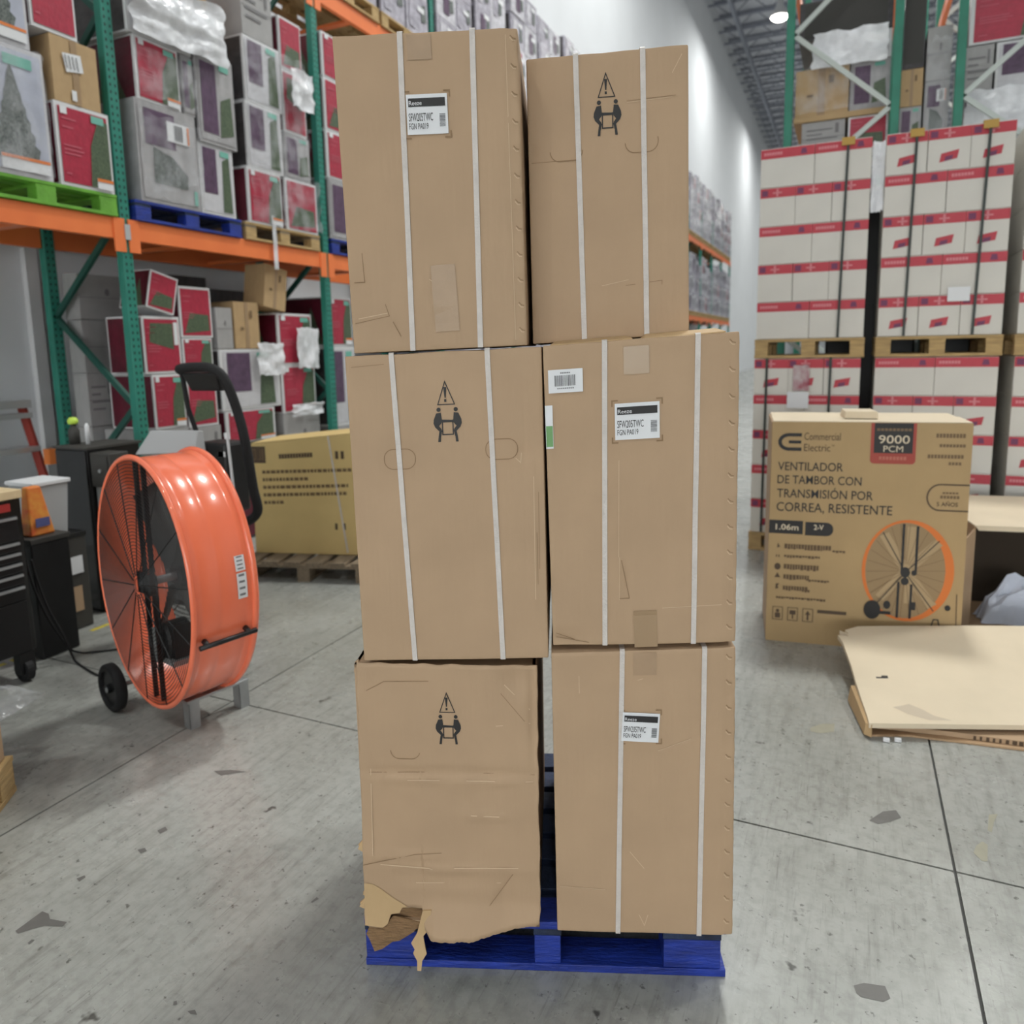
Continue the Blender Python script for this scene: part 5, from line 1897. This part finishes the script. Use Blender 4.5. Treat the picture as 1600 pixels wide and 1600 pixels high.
def film_sheet(label, x, y0, y1, z0, z1, m, seed=0, amp=0.03, n=14, group=None, rag=0.06):
    b = MB()
    v, f = [], []
    for i in range(n + 1):
        for j in range(n + 1):
            u, w = i / n, j / n
            r = noise.noise(Vector((u * 3 + seed, w * 3, seed))) + 0.5 * noise.noise(Vector((u * 8 + seed, w * 8, 1)))
            ex = rag * noise.noise(Vector((w * 5 + seed, 2, i * 0.0 + (0 if u < .5 else 7)))) * abs(2 * u - 1) ** 3
            ez = rag * noise.noise(Vector((u * 5 + seed, 5, (0 if w < .5 else 7)))) * abs(2 * w - 1) ** 3
            v.append((amp * r, (y1 - y0) * (u + ex), (z1 - z0) * (w + ez)))
    for i in range(n):
        for j in range(n):
            a = i * (n + 1) + j
            f.append((a, a + n + 1, a + n + 2, a + 1))
    o = b.add(v, f).build('stretch_film', m, None, smooth=True)
    o.location = (x + amp * 1.4 + 0.018, y0, z0)
    return tag(o, label, 'film', group)


film_sheet('bright crumpled film over the top of the blue pallet load', XF, 4.06, 4.95, 4.03, 4.48, film_dense, 1, 0.05, 20)
film_sheet('thin clear film over the red carton on the blue pallet', XF, 4.10, 4.66, 3.62, 3.96, film, 2, 0.012)
film_sheet('clear film over the big silver carton on the blue pallet', XF, 4.09, 4.66, 2.88, 3.50, film, 3, 0.012)
film_sheet('white rag of film over the red carton beside the second post', XF + 0.045, 5.72, 6.02, 3.95, 4.30, film_dense, 4, 0.03)
film_sheet('clear film round the lower cartons on the plain wooden pallet', XF, 5.2, 6.12, 2.87, 3.35, film, 5, 0.014)
film_sheet('clear film round the upper cartons on the plain wooden pallet', XF, 5.22, 6.0, 3.38, 4.4, film, 6, 0.014)
film_sheet('narrow film tail hanging from the wooden pallet over the orange beam', XF - .026, 5.45, 5.50, 2.47, 2.95, film_dense, 7, 0.012, 8)
film_sheet('white film rag draped over the pale red carton under the beam', XL, 5.82, 6.14, 1.55, 1.95, film_dense, 8, 0.03)
film_sheet('white film around the corner of the wide silver carton', XL, 5.28, 5.62, 1.50, 1.80, film_dense, 9, 0.03)
film_sheet('clear film over the tall snowy tree carton', XF, 2.95, 3.40, 2.88, 3.62, film, 10, 0.010)
film_sheet('white film bunched below the pale red carton left of the second post', XL, 5.70, 6.16, 1.08, 1.20, film_dense, 11, 0.03)

# ------------------------------------------------------------------ far loads of the left rack: wrapped pale cartons, each its own
wrap_a = mat('wrapped_pale_carton', (206, 204, 212), rough=0.22, var=0.22, var_scale=5, bump=0.7, bump_scale=10)
wrap_b = mat('wrapped_grey_carton', (178, 174, 186), rough=0.22, var=0.3, var_scale=5, bump=0.7, bump_scale=10)


def in_view(x, y, z, w, d, h):
    """False for a far load the photograph shows nothing of (outside the frame, or well behind the six cartons or the white stacks)"""
    px = []
    for cx in (x, x - d):
        for cy in (y, y + w):
            for cz in (z, z + h):
                q = R.transposed() @ (Vector((cx, cy, cz)) - Vector((0, 0, 1.7)))
                px.append((802 - 1152 * q.x / q.z, 711 + 1152 * q.y / q.z))
    x0, x1 = min(p[0] for p in px), max(p[0] for p in px)
    y0, y1 = min(p[1] for p in px), max(p[1] for p in px)
    if x1 < -60 or x0 > 1200 or y1 < -60:
        return False
    for (a, b_, c) in ((560, 800, 75), (835, 1060, 115), (560, 1060, 200)):
        if x0 > a and x1 < b_ and y0 > c:
            return False
    return True


def far_mesh(k):
    b = MB()
    b.box(0, 1, 0, 1, 0, 1)
    rnd = random.Random(k)
    b.cur = 1
    x = rnd.uniform(.08, .4)
    b.add([(x, -.01, .15), (x + .3, -.01, .15), (x + .3, -.01, .85), (x, -.01, .85)], [(0, 1, 2, 3)])
    b.cur = 2
    x = rnd.uniform(.45, .7)
    z = rnd.uniform(.1, .5)
    b.add([(x, -.012, z), (x + .25, -.012, z + .05), (x + .2, -.012, z + .45), (x + .05, -.012, z + .4)], [(0, 1, 2, 3)])
    b.cur = 3
    b.add([(-.01, .96, .04), (-.01, .04, .04), (-.01, .04, .96), (-.01, .96, .96)], [(0, 1, 2, 3)])
    b.cur = 4
    z = rnd.uniform(.55, .8)
    b.add([(.5, -.014, z), (.8, -.014, z), (.8, -.014, z + .12), (.5, -.014, z + .12)], [(0, 1, 2, 3)])
    me = bpy.data.meshes.new('carton')
    me.from_pydata(b.v, [], b.f)
    me.polygons.foreach_set('material_index', b.mi)
    for m in ([wrap_a, wrap_b][k % 2], (purple, wrap_b, red_deep, wrap_a, wrap_b, purple)[k % 6], grey_tree, (wrap_b, grey_side)[k % 2], white_paper):
        me.materials.append(m)
    return me


FAR = [far_mesh(k) for k in range(6)]
FAR_LOOK = ['pale wrapped carton, plum panel', 'grey wrapped carton, grey panel', 'pale wrapped carton, red panel', 'grey wrapped carton, white panel',
            'pale wrapped carton, grey panel', 'grey wrapped carton, plum panel']
PAL = None
rnd = random.Random(5)
for i in range(2, len(POSTS_Y) - 1):
    y0 = POSTS_Y[i] + 0.07
    for lv, zb in enumerate((0.0, 2.703, 5.273)):
        if (lv == 1 and i < 9) or (lv == 0 and i < 11):
            continue
        for s in range(2):
            ys_ = y0 + s * 1.09
            if not in_view(XF, ys_, zb, 1.04, 0.85, 2.1):
                pass
            elif PAL is None:
                PAL = pallet('pallet', 'x', (XF, ys_, zb), PI / 2, 1.04, 0.85, 0.15, wood, wood_old, parts=False)
                pl = PAL
            else:
                pl = copy_tree(PAL)
                pl.location = (XF, ys_, zb)
            if not in_view(XF, ys_, zb, 1.04, 0.85, 2.1):
                pl = {}
            pl['label'] = 'wooden pallet under wrapped cartons far along the left rack, ' + ('on the floor', 'on the first beam level', 'on the second beam level')[lv]
            pl['group'] = 'pallets far along the left rack, ' + ('on the floor', 'first level', 'second level')[lv]
            z = zb + 0.152
            top = zb + (2.15 if lv == 2 else 2.1) * rnd.uniform(0.86, 1.0)
            layers = 4 if lv == 2 else 3
            hh = (top - z) / layers
            for q in range(2):
                seen = [in_view(XF, ys_ + 0.02 + q * 0.51, z + L * hh, 0.49, 0.8, hh) for L in range(layers)]
                for L in range(layers):
                    kx = rnd.randrange(6)
                    if not any(seen[L:]):
                        break
                    o = bpy.data.objects.new('carton', FAR[kx])
                    COL.objects.link(o)
                    o.location = (XF - rnd.uniform(0, .03), ys_ + 0.02 + q * 0.51, z + L * hh)
                    o.rotation_euler = (0, 0, PI / 2)
                    o.scale = (0.49, 0.8, hh - 0.004 if not (L == layers - 1 and q == 1) else hh * rnd.uniform(.75, 1))
                    look = FAR_LOOK[kx]
                    tag(o, look + ", far along the left rack's " + ('floor level', 'first beam level', 'second beam level')[lv], 'carton', look + ', far, ' + ('floor level', 'first beam level', 'second beam level')[lv])

# the stretch of this rack that the six cartons hide: joined, none of it shows from the viewer's place
b = MB()
rnd = random.Random(9)
for i in range(3, 9):
    for lv, zb in enumerate((0.0, 2.703)):
        for s in range(2):
            ys_ = POSTS_Y[i] + 0.07 + s * 1.09
            b.cur = 2
            b.box(XF - 0.85, XF, ys_, ys_ + 1.04, zb + 0.001, zb + 0.15)
            for L in range(3):
                for q in range(2):
                    b.cur = rnd.randrange(2)
                    y0 = ys_ + 0.02 + q * 0.51
                    b.box(XF - 0.8, XF - rnd.uniform(0, .03), y0, y0 + 0.49, zb + 0.152 + L * 0.62, zb + 0.152 + L * 0.62 + rnd.uniform(.56, .618))
tag(b.build('wrapped_cartons', [wrap_a, wrap_b, wood_old]), 'wrapped cartons on the lower levels of the left rack behind the six brown cartons', 'cartons', kind='stuff')

# ------------------------------------------------------------------ white cartons with red bands on pallets at the right
pal_proto = None


def band_box(t, w, h, wide, logo):
    MB().box(0, w, 0, 0.8, 0, h).build('body', carton_white, t, bevel=0.003)
    bd = MB().add([(0, -0.0015, h - 0.075), (w, -0.0015, h - 0.075), (w, -0.0015, h - 0.004), (0, -0.0015, h - 0.004)], [(0, 1, 2, 3)]).build('red_band', red_band, t)
    pr = Print(lambda x, z: (x, -0.003, z))
    if wide:
        for k in range(7):
            pr.rect(w * .06 + k * w * .05, h - .050, w * .06 + k * w * .05 + w * .04, h - .028)
        pr.build('band_print', pale_pink, bd)
        Print(lambda x, z: (x, -0.003, z)).poly([(w * .74, h - .06), (w * .86, h - .06), (w * .84, h - .02), (w * .76, h - .02)]).build('dark_emblem', mat_plum_ink, bd)
    else:
        pr.rect(w * .46, h - .068, w * .52, h - .010)
        pr.rect(w * .36, h - .046, w * .62, h - .034)
        pr.build('band_print', pale_pink, bd)
        Print(lambda x, z: (x, -0.003, z)).rect(w * .05, h - .062, w * .22, h - .018).build('blue_emblem', mat_plum_ink, bd)
    if logo:
        pr = Print(lambda x, z: (x, -0.0015, z)).poly([(w * .28, .055), (w * .70, .075), (w * .74, .135), (w * .32, .115)])
        lg = pr.build('red_logo', red_band, t)
        Print(lambda x, z: (x, -0.003, z)).poly([(w * .40, .062), (w * .58, .07), (w * .60, .10), (w * .42, .092)]).build('logo_mark', mat_plum_ink, lg)


pale_pink = mat('pale_pink_print', (222, 138, 146), rough=0.6)
mat_plum_ink = mat('plum_emblem_ink', (120, 60, 96), rough=0.6)
WB = {}
ORD = ['top', 'second', 'third', 'fourth', 'fifth']
NUM3 = ['left of three', 'middle of three', 'right of three']
NUM2 = ['left of two', 'right of two']
STACKS = []
for (nm, x0, x1, lower, first) in (('left', -0.69, 0.093, 0, 'two'), ('middle', 0.185, 0.985, 0, 'three'), ('right', 1.072, 1.87, 0, 'two'),
                                   ('left', -0.70, 0.083, 1, 'three'), ('middle', 0.180, 0.982, 1, 'two'), ('right', 1.072, 1.87, 1, 'three')):
    zb = 0.0 if lower else 1.586
    pw = x1 - x0 + 0.02
    if pal_proto is None or True:
        pl = pallet('pallet', '%s wooden pallet %s white cartons with red bands' % (nm, 'on the floor under the' if lower else 'between the upper and lower'), (x0 - 0.01, 6.275, zb), 0, pw, 0.84, 0.15, wood, wood)
    z = zb + 0.152
    lh = (1.583 - 0.152) / 5 if lower else (3.195 - 1.738) / 5
    for L in range(5):               # counted from the top
        three = (first == 'three') == (L % 2 == 0)
        n_ = 3 if three else 2
        w = (x1 - x0) / n_
        zz_ = z + (4 - L) * lh
        for q in range(1 if nm == 'right' else n_):
            lb = 'white red-banded carton, %s in the %s layer of the %s %s stack' % ((NUM3 if three else NUM2)[q], ORD[L], 'lower' if lower else 'upper', nm)
            logo = three and (lower or nm != 'left')
            key = (three, lower, logo)
            if key not in WB:
                t = thing('carton', lb, 'carton', (0, 0, 0))
                band_box(t, 1.0 * w - 0.003, lh - 0.002, not three, logo)
                WB[key] = (t, w)
                o = t
            else:
                o = copy_tree(WB[key][0])
                o.scale = (w / WB[key][1], 1, 1)
            o.location = (x0 + q * w + 0.0015 + random.uniform(-.001, .001), 6.285 + random.uniform(0, .006), zz_)
            tag(o, lb, 'carton', 'white cartons with red bands on pallets')
# straps and corner protectors on these stacks
for (xa, xb, z0, z1, lb) in ((-0.07, -0.09, 1.74, 3.2, 'dark green strap down the upper left stack of white cartons'), (0.38, 0.36, 1.74, 3.2, 'left dark green strap on the upper middle stack'),
                             (0.83, 0.80, 1.74, 3.2, 'right dark green strap on the upper middle stack'), (-0.60, -0.61, 0.16, 1.585, 'left dark strap on the lower left stack of white cartons'),
                             (-0.13, -0.135, 0.16, 1.585, 'right dark strap on the lower left stack of white cartons')):
    t = thing('strap', lb, 'strap', (xb, 6.268, z0))
    MB().hexa([(-.009, 0, 0), (.009, 0, 0), (.009, .004, 0), (-.009, .004, 0), (xa - xb - .009, 0.0, z1 - z0), (xa - xb + .009, 0, z1 - z0), (xa - xb + .009, .004, z1 - z0), (xa - xb - .009, .004, z1 - z0)]).build('band', green_strap, t)
    MB().box(xa - xb - .009, xa - xb + .009, 0.0, .6, z1 - z0, z1 - z0 + .003).build('band_top', green_strap, t)
    if z1 > 2:
        MB().box(xa - xb - .045, xa - xb + .045, -0.006, 0.0, z1 - z0 - .05, z1 - z0 + .006).box(xa - xb - .045, xa - xb + .045, 0.0, 0.06, z1 - z0 + .003, z1 - z0 + .006).build('edge_protector', yellow_strap, t)
film_y = film_sheet('white shipping paper hanging on the lower left stack of white cartons', 0, 0, 0.16, 0, 0.13, white_paper, 3, 0.004, 6, rag=0.02)
film_y.rotation_euler = (0, 0, -PI / 2)
film_y.location = (-0.44, 6.262, 1.19)
sl = film_sheet('small white slip on the upper middle stack of white cartons', 0, 0, 0.14, 0, 0.10, white_paper, 4, 0.003, 4, rag=0.02)
sl.rotation_euler = (0, 0, -PI / 2)
sl.location = (0.63, 6.262, 1.98)
wf = film_sheet('white film bunched between the upper left and middle stacks', 0, 0, 0.085, 0, 0.5, film_dense, 5, 0.015, 8, rag=0.05)
wf.rotation_euler = (0, 0, -PI / 2)
wf.location = (0.097, 6.32, 2.66)
sg = film_sheet('dark scribbled sheet under the film on the lower left stack', 0, 0, 0.12, 0, 0.2, mat('scribbled_sheet', (158, 70, 88), rough=0.5, var=0.6, var_scale=14, color2=(205, 196, 196)), 6, 0.004, 6, rag=0.03)
sg.rotation_euler = (0, 0, -PI / 2)
sg.location = (-0.40, 6.266, 1.33)
# black blocks just behind, added as the shade seen in the gaps
for k, (x0, x1) in enumerate(((-0.2, 0.5), (0.55, 1.6))):
    t = thing('wrapped_load', ('black wrapped load seen in the gap between the left and middle white stacks', 'black wrapped load seen in the gap between the middle and right white stacks')[k], 'load', (x0, 7.13, 0))
    MB().box(0, x1 - x0, 0, 0.36, 0.12, 2.95).build('wrap', black_metal, t, bevel=0.02)
    MB().box(0, x1 - x0, 0.02, 0.34, 0, 0.12).build('pallet_base', wood_old, t)

# ------------------------------------------------------------------ right pallet rack behind them
rr = thing('pallet_rack', 'green-posted pallet rack with pale diagonal braces behind the white cartons', 'pallet rack', (0.0, 7.62, 0))
RR = Vector((0.0, 7.62, 0))
for y in (7.62, 9.93, 12.24):
    for fx0, fx1 in ((-0.605, 0.275), (0.755, 1.635)):
        for x in (fx0, fx1):
            b = MB().box(-0.035, 0.035, -0.035, 0.035, 0, 6.3)
            b.box(-0.06, 0.06, -0.06, 0.06, 0, 0.012)
            o = b.build('upright_post', post_flat, rr, bevel=0.005)
            o.location = (x - RR.x, y - RR.y, 0)
        z, side = 0.42, 0
        zs = [0.40, 1.09, 1.76, 2.43, 3.08, 3.75, 4.47, 5.2, 5.9]
        for k in range(len(zs) - 1):
            a, c = (fx0 + .03, fx1 - .03) if (k % 2 == 0) == (fx0 < 0) else (fx1 - .03, fx0 + .03)
            MB().beam((a, y - 0.0 - RR.y, zs[k]), (c, y - RR.y, zs[k + 1]), 0.028, 0.042).build('brace', brace_white, rr)
for (y0, y1) in ((7.66, 9.89), (9.97, 12.2)):
    for x in (-0.60, 0.27, 0.76, 1.63):
        for z0 in (3.33, 5.0):
            MB().box(x - 0.02, x + 0.02, y0 - RR.y, y1 - RR.y, z0, z0 + 0.13).build('beam', orange_metal, rr)
    for x0, x1 in ((-0.58, 0.25), (0.78, 1.61)):
        for q in (0.1, 0.5, 0.9):
            MB().box(x0, x1, y0 - RR.y + (y1 - y0) * q - .04, y0 - RR.y + (y1 - y0) * q + .04, 3.40, 3.455).build('pallet_support', steel, rr)
YB = 7.80
RRG = None
for kind, v, x0, x1, z0, z1, d, lb in (
        ('plain', 1, -0.50, -0.12, 3.458, 3.745, .8, 'white carton low behind the first right green post'),
        ('red', 2, -0.10, 0.235, 3.458, 3.745, .8, 'red carton low behind the pale brace of the right rack'),
        ('kraft', 1, -0.565, -0.10, 3.80, 4.215, .8, 'film-wrapped brown carton behind the pale diagonal brace'),
        ('silver', 2, -0.095, 0.235, 3.80, 4.215, .8, 'plum and grey carton behind the pale diagonal brace'),
        ('silver', 1, -0.40, 0.235, 4.22, 4.46, .7, 'wrapped grey carton above the brown one on the right rack'),
        ('dark', 0, -0.55, 0.235, 4.465, 4.80, .8, 'dark carton at the top of the right rack beside the first post'),
        ('silver', 2, 0.80, 1.02, 3.458, 3.80, .8, 'grey carton low beside the third right green post'),
        ('silver', 1, 1.03, 1.50, 3.458, 3.80, .8, 'white and plum carton low at the right edge of the right rack'),
        ('plain', 1, 0.80, 1.02, 3.805, 4.19, .8, 'white carton second up beside the third right green post'),
        ('silver', 1, 1.03, 1.50, 3.805, 4.19, .8, 'white and plum carton second up at the right edge'),
        ('red', 0, 0.82, 1.50, 4.20, 4.62, .8, 'big red carton in the top right corner on the right rack')):
    load(kind, v, lb, (x0, YB, z0), x1 - x0, d, z1 - z0, rz=0)
t = thing('shelf_board', 'flat brown board under the film-wrapped brown carton on the right rack', 'board', (-0.57, YB - 0.02, 3.747))
MB().box(0, 0.81, 0, 0.8, 0, 0.05).build('board', kraft_box, t)
# stack in the flue between the two rows
for kind, v, x0, x1, z0, z1, lb in (('plain', 0, 0.33, 0.70, 0.003, 1.70, 'tall grey carton at the bottom between the two right racks'), ('plain', 1, 0.33, 0.70, 1.703, 3.45, 'tall grey carton second between the two right racks'),
                                    ('silver', 2, 0.32, 0.50, 3.453, 3.78, 'small grey carton low between the second and third green posts'),
                                    ('silver', 0, 0.51, 0.71, 3.453, 3.97, 'lilac-grey carton between the second and third green posts'),
                                    ('kraft', 1, 0.32, 0.50, 3.783, 4.10, 'small brown carton between the second and third green posts'),
                                    ('plain', 0, 0.51, 0.71, 3.973, 4.42, 'pale lilac carton topmost beside the third green post'),
                                    ('dark', 0, 0.32, 0.50, 4.103, 4.75, 'dark carton topmost right of the second green post')):
    load(kind, v, lb, (x0, YB + 0.05, z0), x1 - x0, .7, z1 - z0, rz=0)
for lb, x0, x1, z0, z1, m, sd in (('clear film round the brown carton on the right rack', -0.56, -0.1, 3.82, 4.22, film, 12), ('white film crumpled over the cartons above the brown one', -0.42, 0.2, 4.18, 4.48, film_dense, 13),
                                  ('bright film over the white cartons at the right edge', 0.82, 1.45, 3.47, 3.82, film_dense, 14), ('clear film over the cartons between the green posts', 0.52, 0.7, 3.5, 4.3, film, 15)):
    o = film_sheet(lb, 0, 0, x1 - x0, 0, z1 - z0, m, sd, 0.02, 12)
    o.rotation_euler = (0, 0, -PI / 2)
    o.location = (x0, YB - (0.09 if 'crumpled' in lb else 0.04), z0)
